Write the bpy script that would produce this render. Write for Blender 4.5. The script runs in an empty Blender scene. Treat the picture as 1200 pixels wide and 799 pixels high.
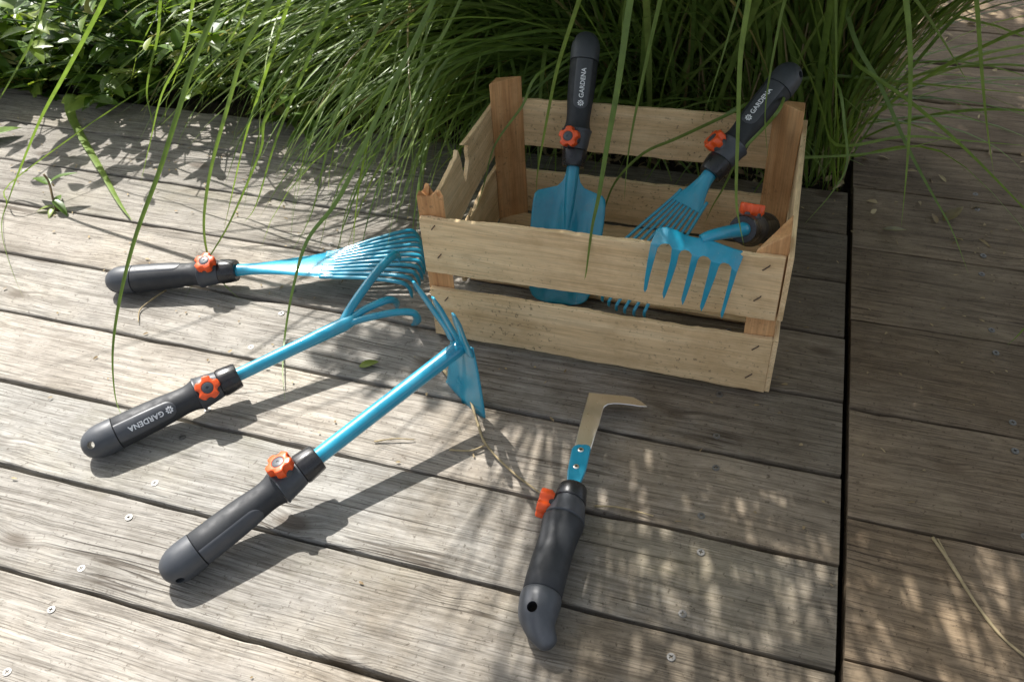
import bpy, bmesh, math, random
import numpy as np
from mathutils import Vector, Matrix

sc = bpy.context.scene
C = sc.collection
R = math.radians
# ------------------------------------------------------------------ camera
cam_d = bpy.data.cameras.new("camera")
cam = bpy.data.objects.new("camera", cam_d); C.objects.link(cam)
cr, cu, cf = Vector((0.96, 0.2776, -0.0366)), Vector((-0.1472, 0.6117, 0.7773)), Vector((-0.2381, 0.7408, -0.6281))
cf.normalize(); cr = (cr - cf * cr.dot(cf)).normalized(); cu = cr.cross(cf)
M = Matrix((cr, cu, -cf)).transposed().to_4x4(); M.translation = Vector((-0.15924, -0.81094, 0.98655))
cam.matrix_world = M
cam_d.sensor_width = 36.0; cam_d.sensor_fit = 'HORIZONTAL'
cam_d.lens = 1032.98 / 1200 * 36
cam_d.shift_x = -27.535 / 1200; cam_d.shift_y = -97.855 / 1200
cam_d.clip_start = 0.02; cam_d.clip_end = 500
cam_d.dof.use_dof = True; cam_d.dof.focus_distance = 1.22; cam_d.dof.aperture_fstop = 11
sc.camera = cam
# ------------------------------------------------------------------ light
SHX, SHY = 0.62, -0.54                      # a point one unit up throws its shadow here
to_sun = Vector((-SHX, -SHY, 1)).normalized()
elev = math.asin(to_sun.z); az = math.atan2(to_sun.x, to_sun.y)
w = bpy.data.worlds.new("World"); sc.world = w; w.use_nodes = True
nt = w.node_tree; bg = nt.nodes["Background"]
sky = nt.nodes.new("ShaderNodeTexSky"); sky.sky_type = 'NISHITA'; sky.sun_disc = False
sky.sun_elevation = elev; sky.sun_rotation = az
hs = nt.nodes.new("ShaderNodeHueSaturation"); hs.inputs['Saturation'].default_value = 0.42   # hazy white summer sky
sky.dust_density = 3.0; sky.ozone_density = 0.6
nt.links.new(sky.outputs[0], hs.inputs['Color']); nt.links.new(hs.outputs[0], bg.inputs[0]); bg.inputs[1].default_value = 0.115
sun_d = bpy.data.lights.new("sun", 'SUN'); sun_d.energy = 5.0; sun_d.angle = R(0.5); sun_d.color = (1.0, 0.965, 0.92)
sun = bpy.data.objects.new("sun", sun_d); C.objects.link(sun)
sun.rotation_euler = (-to_sun).to_track_quat('-Z', 'Y').to_euler()
sc.view_settings.view_transform = 'Standard'; sc.view_settings.look = 'None'
sc.view_settings.gamma = 1.0; sc.view_settings.exposure = 0.93
sc.view_settings.use_curve_mapping = False
sc.cycles.max_bounces = 8; sc.cycles.transparent_max_bounces = 8

# ------------------------------------------------------------------ materials
def mat(name):
    m = bpy.data.materials.new(name); m.use_nodes = True
    return m, m.node_tree.nodes, m.node_tree.links, m.node_tree.nodes["Principled BSDF"]
def N(nodes, t, **kw):
    n = nodes.new(t)
    for k, v in kw.items():
        if k in n.inputs: n.inputs[k].default_value = v
        else: setattr(n, k, v)
    return n
def ramp(nodes, stops, interp='LINEAR'):
    n = nodes.new("ShaderNodeValToRGB"); n.color_ramp.interpolation = interp
    el = n.color_ramp.elements
    while len(el) < len(stops): el.new(0.5)
    for e, (p, c) in zip(el, stops):
        e.position = p; e.color = (*c, 1) if len(c) == 3 else c
    return n
def g(v): return (v, v, v)
def mixc(nodes, links, fac, a, b, mode='MIX'):
    n = nodes.new("ShaderNodeMix"); n.data_type = 'RGBA'; n.blend_type = mode
    for s, v in ((0, fac), (6, a), (7, b)):
        if hasattr(v, 'is_linked'): links.new(v, n.inputs[s])
        else: n.inputs[s].default_value = v if s == 0 else (*v, 1)
    return n.outputs[2]
def mth(nodes, links, op, a, b=0.0):
    n = nodes.new("ShaderNodeMath"); n.operation = op
    for i, v in enumerate((a, b)):
        if hasattr(v, 'is_linked'): links.new(v, n.inputs[i])
        else: n.inputs[i].default_value = v
    return n.outputs[0]

def plastic(name, col, rough, spec=0.5, speck=0.15):
    m, n, l, b = mat(name)
    no = N(n, "ShaderNodeTexNoise", Scale=90.0, Detail=4.0)
    tc = N(n, "ShaderNodeTexCoord"); l.new(tc.outputs['Object'], no.inputs['Vector'])
    r = ramp(n, [(0.3, g(rough - speck * .5)), (0.7, g(rough + speck))]); l.new(no.outputs[0], r.inputs[0])
    l.new(r.outputs[0], b.inputs['Roughness'])
    d = N(n, "ShaderNodeTexNoise", Scale=14.0, Detail=6.0, Roughness=0.7); l.new(tc.outputs['Object'], d.inputs['Vector'])
    rr = ramp(n, [(0.42, col), (0.60, tuple(min(1, c * 1.12 + 0.006) for c in col)), (0.78, tuple(min(1, c * 1.3 + 0.032) for c in col))]); l.new(d.outputs[0], rr.inputs[0])
    l.new(rr.outputs[0], b.inputs['Base Color'])
    b.inputs['Specular IOR Level'].default_value = spec
    bu = N(n, "ShaderNodeBump", Strength=0.06, Distance=0.0006); f = N(n, "ShaderNodeTexNoise", Scale=900.0); l.new(tc.outputs['Object'], f.inputs['Vector'])
    l.new(f.outputs[0], bu.inputs['Height']); l.new(bu.outputs[0], b.inputs['Normal'])
    return m
M_cap = plastic("grey_plastic", (0.046, 0.051, 0.059), 0.42)
M_rub = plastic("black_rubber", (0.022, 0.024, 0.027), 0.55, 0.4)
M_panel = plastic("panel_plastic", (0.050, 0.054, 0.062), 0.40)
M_blk = plastic("black_gloss_plastic", (0.014, 0.014, 0.016), 0.28)
M_org = plastic("orange_plastic", (0.72, 0.085, 0.012), 0.36)
M_dot = plastic("knob_centre", (0.05, 0.056, 0.065), 0.35)
M_white = plastic("white_print", (0.72, 0.73, 0.74), 0.45)

def make_blue():
    m, n, l, b = mat("blue_enamel")
    tc = N(n, "ShaderNodeTexCoord")
    no = N(n, "ShaderNodeTexNoise", Scale=35.0, Detail=6.0, Roughness=.65); l.new(tc.outputs['Object'], no.inputs['Vector'])
    c = ramp(n, [(0.3, (0.006, 0.245, 0.385)), (0.7, (0.014, 0.315, 0.465))]); l.new(no.outputs[0], c.inputs[0])
    sp = N(n, "ShaderNodeTexNoise", Scale=260.0, Detail=3.0); l.new(tc.outputs['Object'], sp.inputs['Vector'])
    sr = ramp(n, [(0.70, g(0)), (0.76, g(1))]); l.new(sp.outputs[0], sr.inputs[0])
    col = mixc(n, l, mth(n, l, 'MULTIPLY', sr.outputs[0], .55), c.outputs[0], (0.20, 0.24, 0.25))
    du = N(n, "ShaderNodeTexNoise", Scale=22.0, Detail=9.0, Roughness=.75); l.new(tc.outputs['Object'], du.inputs['Vector'])
    dr = ramp(n, [(0.50, g(0)), (0.72, g(.38))]); l.new(du.outputs[0], dr.inputs[0])
    col = mixc(n, l, dr.outputs[0], col, (0.13, 0.22, 0.24))               # dry soil dust
    sm = N(n, "ShaderNodeMapping"); sm.inputs['Scale'].default_value = (420, 420, 16); sm.inputs['Rotation'].default_value = (.5, .35, .2); l.new(tc.outputs['Object'], sm.inputs[0])
    sn = N(n, "ShaderNodeTexNoise", Scale=1.0, Detail=2.0); l.new(sm.outputs[0], sn.inputs['Vector'])
    sx = ramp(n, [(0.70, g(0)), (0.74, g(.5))]); l.new(sn.outputs[0], sx.inputs[0])
    col = mixc(n, l, sx.outputs[0], col, (0.30, 0.38, 0.40))
    l.new(col, b.inputs['Base Color'])
    rr = ramp(n, [(0.3, g(0.26)), (0.75, g(0.42))]); l.new(no.outputs[0], rr.inputs[0]); l.new(rr.outputs[0], b.inputs['Roughness'])
    b.inputs['Coat Weight'].default_value = 0.6; b.inputs['Coat Roughness'].default_value = 0.07
    bu = N(n, "ShaderNodeBump", Strength=0.12, Distance=0.0008); l.new(sp.outputs[0], bu.inputs['Height']); l.new(bu.outputs[0], b.inputs['Normal'])
    return m
M_blue = make_blue()
def make_steel(name, col, rough):
    m, n, l, b = mat(name)
    tc = N(n, "ShaderNodeTexCoord"); mp = N(n, "ShaderNodeMapping"); mp.inputs['Scale'].default_value = (260, 260, 260); l.new(tc.outputs['Object'], mp.inputs[0])
    no = N(n, "ShaderNodeTexNoise", Scale=1.0, Detail=5.0); l.new(mp.outputs[0], no.inputs['Vector'])
    r = ramp(n, [(0.3, g(rough - .03)), (0.7, g(rough + .05))]); l.new(no.outputs[0], r.inputs[0]); l.new(r.outputs[0], b.inputs['Roughness'])
    b.inputs['Base Color'].default_value = (*col, 1); b.inputs['Metallic'].default_value = 1.0
    return m
M_steel = make_steel("blade_steel", (0.80, 0.77, 0.71), 0.30)
M_screw = make_steel("zinc_screw", (0.22, 0.215, 0.205), 0.6)
M_rust = plastic("rusty_iron", (0.07, 0.045, 0.03), 0.7)

def make_deck():
    m, n, l, b = mat("weathered_deck_wood")
    tc = N(n, "ShaderNodeTexCoord"); oi = N(n, "ShaderNodeObjectInfo")
    off = N(n, "ShaderNodeVectorMath"); off.operation = 'SCALE'; off.inputs[0].default_value = (31.7, 17.3, 9.1)
    l.new(oi.outputs['Random'], off.inputs['Scale'])
    ad = N(n, "ShaderNodeVectorMath"); ad.operation = 'ADD'; l.new(tc.outputs['Object'], ad.inputs[0]); l.new(off.outputs[0], ad.inputs[1])
    P0 = ad.outputs[0]
    # knots: sparse cells bend the grain round them
    kmap = N(n, "ShaderNodeMapping"); kmap.inputs['Scale'].default_value = (4.4, 9.5, 0.0); l.new(P0, kmap.inputs[0])
    vor = N(n, "ShaderNodeTexVoronoi", Scale=1.0); vor.inputs['Randomness'].default_value = 1.0; l.new(kmap.outputs[0], vor.inputs['Vector'])
    knot = ramp(n, [(0.0, g(1)), (0.08, g(.7)), (0.20, g(0))]); l.new(vor.outputs['Distance'], knot.inputs[0])
    # slow wander of the grain
    wn = N(n, "ShaderNodeTexNoise", Scale=2.2, Detail=2.0); l.new(P0, wn.inputs['Vector'])
    sep = N(n, "ShaderNodeSeparateXYZ"); l.new(P0, sep.inputs[0])
    y2 = mth(n, l, 'ADD', sep.outputs[1], mth(n, l, 'MULTIPLY', wn.outputs[0], 0.030))
    y3 = mth(n, l, 'ADD', y2, mth(n, l, 'MULTIPLY', knot.outputs[0], 0.010))
    cb = N(n, "ShaderNodeCombineXYZ"); l.new(sep.outputs[0], cb.inputs[0]); l.new(y3, cb.inputs[1]); l.new(sep.outputs[2], cb.inputs[2])
    def stretched(sx, sy, detail, rough=.6):
        mp = N(n, "ShaderNodeMapping"); mp.inputs['Scale'].default_value = (sx, sy, sy); l.new(cb.outputs[0], mp.inputs[0])
        t = N(n, "ShaderNodeTexNoise", Scale=1.0, Detail=detail, Roughness=rough); l.new(mp.outputs[0], t.inputs['Vector'])
        return t.outputs[0]
    g1 = stretched(4.5, 120, 10, .70)      # broad growth bands
    g2 = stretched(22.0, 520, 5, .65)      # fine fibre
    g3 = stretched(0.9, 34, 3, .5)       # long checks
    blot = N(n, "ShaderNodeTexNoise", Scale=5.5, Detail=7.0, Roughness=.65); l.new(P0, blot.inputs['Vector'])
    base = ramp(n, [(0.30, (0.145, 0.132, 0.113)), (0.42, (0.255, 0.239, 0.212)), (0.52, (0.325, 0.307, 0.275)), (0.68, (0.385, 0.366, 0.332))]); l.new(g1, base.inputs[0])
    fib = ramp(n, [(0.32, g(.42)), (0.46, g(.95)), (0.68, g(1.14))]); l.new(g2, fib.inputs[0])
    col = mixc(n, l, 1.0, base.outputs[0], fib.outputs[0], 'MULTIPLY')
    bl = ramp(n, [(0.30, (0.62, 0.60, 0.57)), (0.50, g(1.0)), (0.70, (1.16, 1.13, 1.07))]); l.new(blot.outputs[0], bl.inputs[0])
    col = mixc(n, l, 1.0, col, bl.outputs[0], 'MULTIPLY')
    # growth rings: fine dark lines, broken and uneven
    rg = mth(n, l, 'ADD', mth(n, l, 'MULTIPLY', y3, 205.0), mth(n, l, 'MULTIPLY', stretched(1.3, 26, 3), 7.0))
    rl = mth(n, l, 'ABSOLUTE', mth(n, l, 'SUBTRACT', mth(n, l, 'FRACT', rg), .5))
    rr_ = ramp(n, [(0.0, g(1)), (0.10, g(.6)), (0.24, g(0))]); l.new(rl, rr_.inputs[0])
    rm = ramp(n, [(0.40, g(0)), (0.62, g(.85))]); l.new(stretched(5.0, 60, 4), rm.inputs[0])
    ring = mth(n, l, 'MULTIPLY', rr_.outputs[0], rm.outputs[0])
    col = mixc(n, l, mth(n, l, 'MULTIPLY', ring, .72), col, (0.105, 0.088, 0.070))
    # long dark checks
    ck = mth(n, l, 'ABSOLUTE', mth(n, l, 'SUBTRACT', g3, 0.5))
    ckm = ramp(n, [(0.0, g(1)), (0.008, g(0.6)), (0.015, g(0))]); l.new(ck, ckm.inputs[0])
    pat = N(n, "ShaderNodeTexNoise", Scale=3.4, Detail=2.0); l.new(P0, pat.inputs['Vector'])
    pr = ramp(n, [(0.53, g(0)), (0.62, g(1))]); l.new(pat.outputs[0], pr.inputs[0])
    chk = mth(n, l, 'MULTIPLY', ckm.outputs[0], pr.outputs[0])
    col = mixc(n, l, mth(n, l, 'MULTIPLY', chk, .85), col, (0.055, 0.042, 0.030))
    # knots
    kc = ramp(n, [(0.35, g(0)), (0.75, g(1))]); l.new(knot.outputs[0], kc.inputs[0])
    col = mixc(n, l, mth(n, l, 'MULTIPLY', kc.outputs[0], .75), col, (0.10, 0.078, 0.058))
    # lichen / algae bloom and black specks
    al = N(n, "ShaderNodeTexNoise", Scale=2.1, Detail=8.0, Roughness=.7); l.new(P0, al.inputs['Vector'])
    ar = ramp(n, [(0.54, g(0)), (0.74, g(.45))]); l.new(al.outputs[0], ar.inputs[0])
    col = mixc(n, l, ar.outputs[0], col, (0.20, 0.185, 0.105))
    sp = N(n, "ShaderNodeTexNoise", Scale=150.0, Detail=4.0, Roughness=.7); l.new(P0, sp.inputs['Vector'])
    sr = ramp(n, [(0.60, g(0)), (0.67, g(.7))]); l.new(sp.outputs[0], sr.inputs[0])
    col = mixc(n, l, sr.outputs[0], col, (0.085, 0.07, 0.055))
    mm = N(n, "ShaderNodeMapping"); mm.inputs['Scale'].default_value = (26, 60, 60); l.new(P0, mm.inputs[0])   # grey mould, mottled
    mo = N(n, "ShaderNodeTexNoise", Scale=1.0, Detail=10.0, Roughness=.78); l.new(mm.outputs[0], mo.inputs['Vector'])
    mr = ramp(n, [(0.48, g(0)), (0.66, g(.62))]); l.new(mo.outputs[0], mr.inputs[0])
    mg = ramp(n, [(0.38, g(.25)), (0.60, g(1))]); l.new(blot.outputs[0], mg.inputs[0])
    col = mixc(n, l, mth(n, l, 'MULTIPLY', mr.outputs[0], mg.outputs[0]), col, (0.125, 0.110, 0.090))
    # towards the right the boards take a darker, browner tone with a ragged edge
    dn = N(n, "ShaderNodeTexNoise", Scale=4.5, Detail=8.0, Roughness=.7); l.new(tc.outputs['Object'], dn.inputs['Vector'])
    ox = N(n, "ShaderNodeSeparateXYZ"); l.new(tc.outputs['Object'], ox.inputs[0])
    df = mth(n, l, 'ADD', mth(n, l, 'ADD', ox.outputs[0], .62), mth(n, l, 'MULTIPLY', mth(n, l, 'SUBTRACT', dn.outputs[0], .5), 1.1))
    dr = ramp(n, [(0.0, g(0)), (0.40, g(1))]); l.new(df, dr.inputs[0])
    tone = ramp(n, [(0.35, (0.50, 0.425, 0.33)), (0.65, (0.78, 0.71, 0.61))]); l.new(al.outputs[0], tone.inputs[0])
    col = mixc(n, l, dr.outputs[0], col, mixc(n, l, 1.0, col, tone.outputs[0], 'MULTIPLY'))
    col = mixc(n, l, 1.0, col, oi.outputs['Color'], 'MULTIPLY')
    l.new(col, b.inputs['Base Color'])
    b.inputs['Roughness'].default_value = 0.82; b.inputs['Specular IOR Level'].default_value = 0.25
    h = mth(n, l, 'ADD', mth(n, l, 'MULTIPLY', g1, .8), mth(n, l, 'MULTIPLY', g2, .5))
    h = mth(n, l, 'SUBTRACT', mth(n, l, 'SUBTRACT', h, mth(n, l, 'MULTIPLY', ring, .35)), mth(n, l, 'MULTIPLY', chk, .9))
    bu = N(n, "ShaderNodeBump", Strength=0.75, Distance=0.0022); l.new(h, bu.inputs['Height']); l.new(bu.outputs[0], b.inputs['Normal'])
    return m
M_deck = make_deck()

def make_crate(name, c0, c1, c2, along, speck):
    """along: 'x' 'y' or 'z' - the way the grain runs"""
    m, n, l, b = mat(name)
    tc = N(n, "ShaderNodeTexCoord"); oi = N(n, "ShaderNodeObjectInfo")
    off = N(n, "ShaderNodeVectorMath"); off.operation = 'SCALE'; off.inputs[0].default_value = (13.7, 7.3, 19.1); l.new(oi.outputs['Random'], off.inputs['Scale'])
    ad = N(n, "ShaderNodeVectorMath"); ad.operation = 'ADD'; l.new(tc.outputs['Object'], ad.inputs[0]); l.new(off.outputs[0], ad.inputs[1])
    P0 = ad.outputs[0]
    def stretched(lo, hi, detail, dist=0.0):
        mp = N(n, "ShaderNodeMapping"); mp.inputs['Scale'].default_value = tuple(lo if a == along else hi for a in 'xyz'); l.new(P0, mp.inputs[0])
        t = N(n, "ShaderNodeTexNoise", Scale=1.0, Detail=detail, Roughness=.6, Distortion=dist); l.new(mp.outputs[0], t.inputs['Vector']); return t.outputs[0]
    g1 = stretched(2.0, 34, 5, .5); g2 = stretched(14, 420, 4)
    base = ramp(n, [(0.3, c0), (0.5, c1), (0.72, c2)]); l.new(g1, base.inputs[0])
    fib = ramp(n, [(0.3, g(.80)), (0.62, g(1.08))]); l.new(g2, fib.inputs[0])
    col = mixc(n, l, 1.0, base.outputs[0], fib.outputs[0], 'MULTIPLY')
    lines = mth(n, l, 'ABSOLUTE', mth(n, l, 'SUBTRACT', mth(n, l, 'FRACT', mth(n, l, 'MULTIPLY', stretched(1.1, 9, 2), 9.0)), .5))
    lr = ramp(n, [(0.0, g(1)), (0.12, g(0))]); l.new(lines, lr.inputs[0])
    col = mixc(n, l, mth(n, l, 'MULTIPLY', lr.outputs[0], .22), col, tuple(c * .55 for c in c0))
    # mould specks in patches, soil smears
    sp = N(n, "ShaderNodeTexNoise", Scale=170.0, Detail=3.0, Roughness=.6); l.new(P0, sp.inputs['Vector'])
    sr = ramp(n, [(0.61, g(0)), (0.67, g(1))]); l.new(sp.outputs[0], sr.inputs[0])
    pa = N(n, "ShaderNodeTexNoise", Scale=7.0, Detail=3.0); l.new(P0, pa.inputs['Vector'])
    pr = ramp(n, [(0.42, g(0.05)), (0.62, g(1))]); l.new(pa.outputs[0], pr.inputs[0])
    col = mixc(n, l, mth(n, l, 'MULTIPLY', mth(n, l, 'MULTIPLY', sr.outputs[0], pr.outputs[0]), speck), col, (0.12, 0.085, 0.05))
    st = N(n, "ShaderNodeTexNoise", Scale=9.0, Detail=8.0, Roughness=.7); l.new(P0, st.inputs['Vector'])
    tr = ramp(n, [(0.35, (0.80, 0.76, 0.70)), (0.55, g(1.0)), (0.7, (1.06, 1.04, 1.0))]); l.new(st.outputs[0], tr.inputs[0])
    col = mixc(n, l, 1.0, col, tr.outputs[0], 'MULTIPLY')
    l.new(col, b.inputs['Base Color']); b.inputs['Roughness'].default_value = 0.75; b.inputs['Specular IOR Level'].default_value = .3
    bu = N(n, "ShaderNodeBump", Strength=0.4, Distance=0.0010); l.new(mth(n, l, 'ADD', g2, g1), bu.inputs['Height']); l.new(bu.outputs[0], b.inputs['Normal'])
    return m
PALE = ((0.58, 0.41, 0.22), (0.73, 0.54, 0.31), (0.82, 0.645, 0.40))
TAN = ((0.42, 0.21, 0.088), (0.55, 0.30, 0.13), (0.63, 0.38, 0.185))
M_slat = make_crate("poplar_slat_wood", *PALE, 'x', .75)
M_side = make_crate("poplar_side_wood", *PALE, 'y', .6)
M_post = make_crate("pine_post_wood", *TAN, 'z', .5)

def make_leaf(name, dark, mid, light, rough=.38, trans=.42):
    m, n, l, b = mat(name)
    at = N(n, "ShaderNodeAttribute"); at.attribute_name = "tint"
    r = ramp(n, [(0.0, dark), (0.5, mid), (0.86, light), (0.95, (0.30, 0.24, 0.11))]); l.new(at.outputs['Fac'], r.inputs[0])
    tc = N(n, "ShaderNodeTexCoord")
    no = N(n, "ShaderNodeTexNoise", Scale=60.0, Detail=4.0); l.new(tc.outputs['Object'], no.inputs['Vector'])
    nr = ramp(n, [(0.3, g(.78)), (0.7, g(1.15))]); l.new(no.outputs[0], nr.inputs[0])
    col = mixc(n, l, 1.0, r.outputs[0], nr.outputs[0], 'MULTIPLY')
    l.new(col, b.inputs['Base Color']); b.inputs['Roughness'].default_value = rough; b.inputs['Specular IOR Level'].default_value = .45
    tr = N(n, "ShaderNodeBsdfTranslucent")
    tcol = mixc(n, l, 1.0, col, (1.3, 1.3, .6), 'MULTIPLY'); l.new(tcol, tr.inputs[0])
    mx = N(n, "ShaderNodeMixShader"); mx.inputs[0].default_value = trans
    l.new(b.outputs[0], mx.inputs[1]); l.new(tr.outputs[0], mx.inputs[2]); l.new(mx.outputs[0], n["Material Output"].inputs['Surface'])
    return m
M_grass = make_leaf("grass_blade", (0.085, 0.145, 0.034), (0.19, 0.285, 0.068), (0.30, 0.38, 0.11))
M_broad = make_leaf("broad_leaf", (0.045, 0.10, 0.016), (0.105, 0.19, 0.028), (0.24, 0.31, 0.05), .38, .4)
M_straw = make_leaf("dry_straw", (0.20, 0.14, 0.07), (0.34, 0.26, 0.14), (0.46, 0.38, 0.22), .7, .15)
def make_soil():
    m, n, l, b = mat("garden_soil")
    tc = N(n, "ShaderNodeTexCoord")
    no = N(n, "ShaderNodeTexNoise", Scale=45.0, Detail=10.0, Roughness=.7); l.new(tc.outputs['Object'], no.inputs['Vector'])
    r = ramp(n, [(0.3, (0.018, 0.012, 0.008)), (0.55, (0.055, 0.038, 0.024)), (0.75, (0.12, 0.085, 0.055))]); l.new(no.outputs[0], r.inputs[0])
    l.new(r.outputs[0], b.inputs['Base Color']); b.inputs['Roughness'].default_value = .95
    bu = N(n, "ShaderNodeBump", Strength=1.0, Distance=0.012); l.new(no.outputs[0], bu.inputs['Height']); l.new(bu.outputs[0], b.inputs['Normal'])
    return m
M_soil = make_soil()

# ------------------------------------------------------------------ helpers
def tag(o, label=None, cat=None, group=None, kind=None):
    if label: o['label'] = label
    if cat: o['category'] = cat
    if group: o['group'] = group
    if kind: o['kind'] = kind
    return o
def thing(name, label, cat, mw=None, group=None):
    o = bpy.data.objects.new(name, None); C.objects.link(o); o.empty_display_size = .02
    if mw is not None: o.matrix_world = mw
    return tag(o, label, cat, group)
def wmat(o):
    m = o.matrix_basis.copy()
    return wmat(o.parent) @ m if o.parent else m
def obj(name, verts, faces, material, parent=None, smooth=True, sharp=None, world=True):
    """one mesh object; verts are in world space (world=True) or already in the parent's space"""
    if parent is not None and world:
        inv = wmat(parent).inverted(); verts = [inv @ Vector(v) for v in verts]
    me = bpy.data.meshes.new(name); me.from_pydata([tuple(v) for v in verts], [], faces); me.update()
    bm = bmesh.new(); bm.from_mesh(me); bmesh.ops.recalc_face_normals(bm, faces=bm.faces); bm.to_mesh(me); bm.free()
    if smooth: me.polygons.foreach_set('use_smooth', [True] * len(me.polygons))
    if sharp:
        me.set_sharp_from_angle(angle=R(sharp))
    me.materials.append(material)
    o = bpy.data.objects.new(name, me); C.objects.link(o)
    if parent is not None: o.parent = parent
    return o
def frame(t, ref):
    t = t.normalized(); a = (ref - t * ref.dot(t))
    if a.length < 1e-6: a = t.orthogonal()
    a.normalize(); return a, t.cross(a)
def tube(pts, rad, segs=20, ref=Vector((0.3, -0.5, 0.8)), cap=True, flat=1.0, rfun=None):
    """swept round (or flattened) section; pts list of Vectors"""
    pts = [Vector(p) for p in pts]; n = len(pts); V = []; F = []
    a = None
    for i, p in enumerate(pts):
        t = pts[min(i + 1, n - 1)] - pts[max(i - 1, 0)]
        a, b_ = frame(t, ref if a is None else a)
        for k in range(segs):
            th = 2 * math.pi * k / segs
            r = rad[i] * (rfun(th) if rfun else 1.0)
            V.append(p + a * (math.cos(th) * r * flat) + b_ * (math.sin(th) * r))
    for i in range(n - 1):
        for k in range(segs):
            F.append((i * segs + k, i * segs + (k + 1) % segs, (i + 1) * segs + (k + 1) % segs, (i + 1) * segs + k))
    if cap:
        F.append(tuple(range(segs - 1, -1, -1))); F.append(tuple((n - 1) * segs + k for k in range(segs)))
    return V, F
def bez(p, n=14):
    """Catmull-Rom through points"""
    p = [Vector(q) for q in p]; q = [p[0] * 2 - p[1]] + p + [p[-1] * 2 - p[-2]]; out = []
    for i in range(1, len(q) - 2):
        for k in range(n):
            t = k / n
            out.append(0.5 * ((2 * q[i]) + (q[i + 1] - q[i - 1]) * t + (2 * q[i - 1] - 5 * q[i] + 4 * q[i + 1] - q[i + 2]) * t * t + (3 * q[i] - q[i - 1] - 3 * q[i + 1] + q[i + 2]) * t ** 3))
    out.append(p[-1]); return out
def prism(outline, nrm, th):
    """flat outline (world Vectors) given a thickness"""
    bm = bmesh.new(); vs = [bm.verts.new(v) for v in outline]; f = bm.faces.new(vs)
    r = bmesh.ops.extrude_face_region(bm, geom=[f]); mv = [e for e in r['geom'] if isinstance(e, bmesh.types.BMVert)]
    bmesh.ops.translate(bm, verts=mv, vec=nrm * th)
    bmesh.ops.triangulate(bm, faces=[f for f in bm.faces if len(f.verts) > 4])
    bm.verts.index_update(); V = [v.co.copy() for v in bm.verts]; F = [tuple(v.index for v in f.verts) for f in bm.faces]; bm.free()
    return V, F
def bevel(o, w, seg=2, ang=35):
    m = o.modifiers.new("bevel", 'BEVEL'); m.width = w; m.segments = seg; m.limit_method = 'ANGLE'; m.angle_limit = R(ang); m.harden_normals = False
    return o
def solid(o, th, off=0.0):
    m = o.modifiers.new("solidify", 'SOLIDIFY'); m.thickness = th; m.offset = off; return o
def cut(o, cv, cf_):
    """drill a real hole: boolean, applied at once, cutter removed"""
    me = bpy.data.meshes.new("cutter"); me.from_pydata([tuple(v) for v in cv], [], cf_); me.update()
    c = bpy.data.objects.new("cutter", me); C.objects.link(c); c.matrix_world = wmat(o)
    b = o.modifiers.new("hole", 'BOOLEAN'); b.object = c; b.operation = 'DIFFERENCE'; b.solver = 'EXACT'
    bpy.context.view_layer.update()
    dg = bpy.context.evaluated_depsgraph_get(); new = bpy.data.meshes.new_from_object(o.evaluated_get(dg))
    o.modifiers.clear(); old = o.data; o.data = new; new.name = old.name; bpy.data.meshes.remove(old)
    bpy.data.objects.remove(c); bpy.data.meshes.remove(me)
    o.data.polygons.foreach_set('use_smooth', [True] * len(o.data.polygons)); o.data.set_sharp_from_angle(angle=R(40))

# ------------------------------------------------------------------ ground and deck
rng = random.Random(7)
def sheet(name, x0, x1, y0, y1, z, n, amp, material, kind='structure', hole=None):
    V = []; F = []
    for j in range(n + 1):
        for i in range(n + 1):
            V.append((x0 + (x1 - x0) * i / n, y0 + (y1 - y0) * j / n, z + rng.uniform(-amp, amp)))
    for j in range(n):
        for i in range(n):
            a = j * (n + 1) + i; F.append((a, a + 1, a + n + 2, a + n + 1))
    o = obj(name, V, F, material); tag(o, kind=kind); return o
sheet('ground', -60, 60, -60, 60, -0.16, 40, 0.0, M_soil)
sheet('garden_bed', -4.2, -0.006, 0.69, 4.0, -0.035, 90, 0.012, M_soil)
sheet('rear_bed', -0.004, 2.4, 1.67, 4.0, -0.030, 60, 0.012, M_soil)

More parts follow.
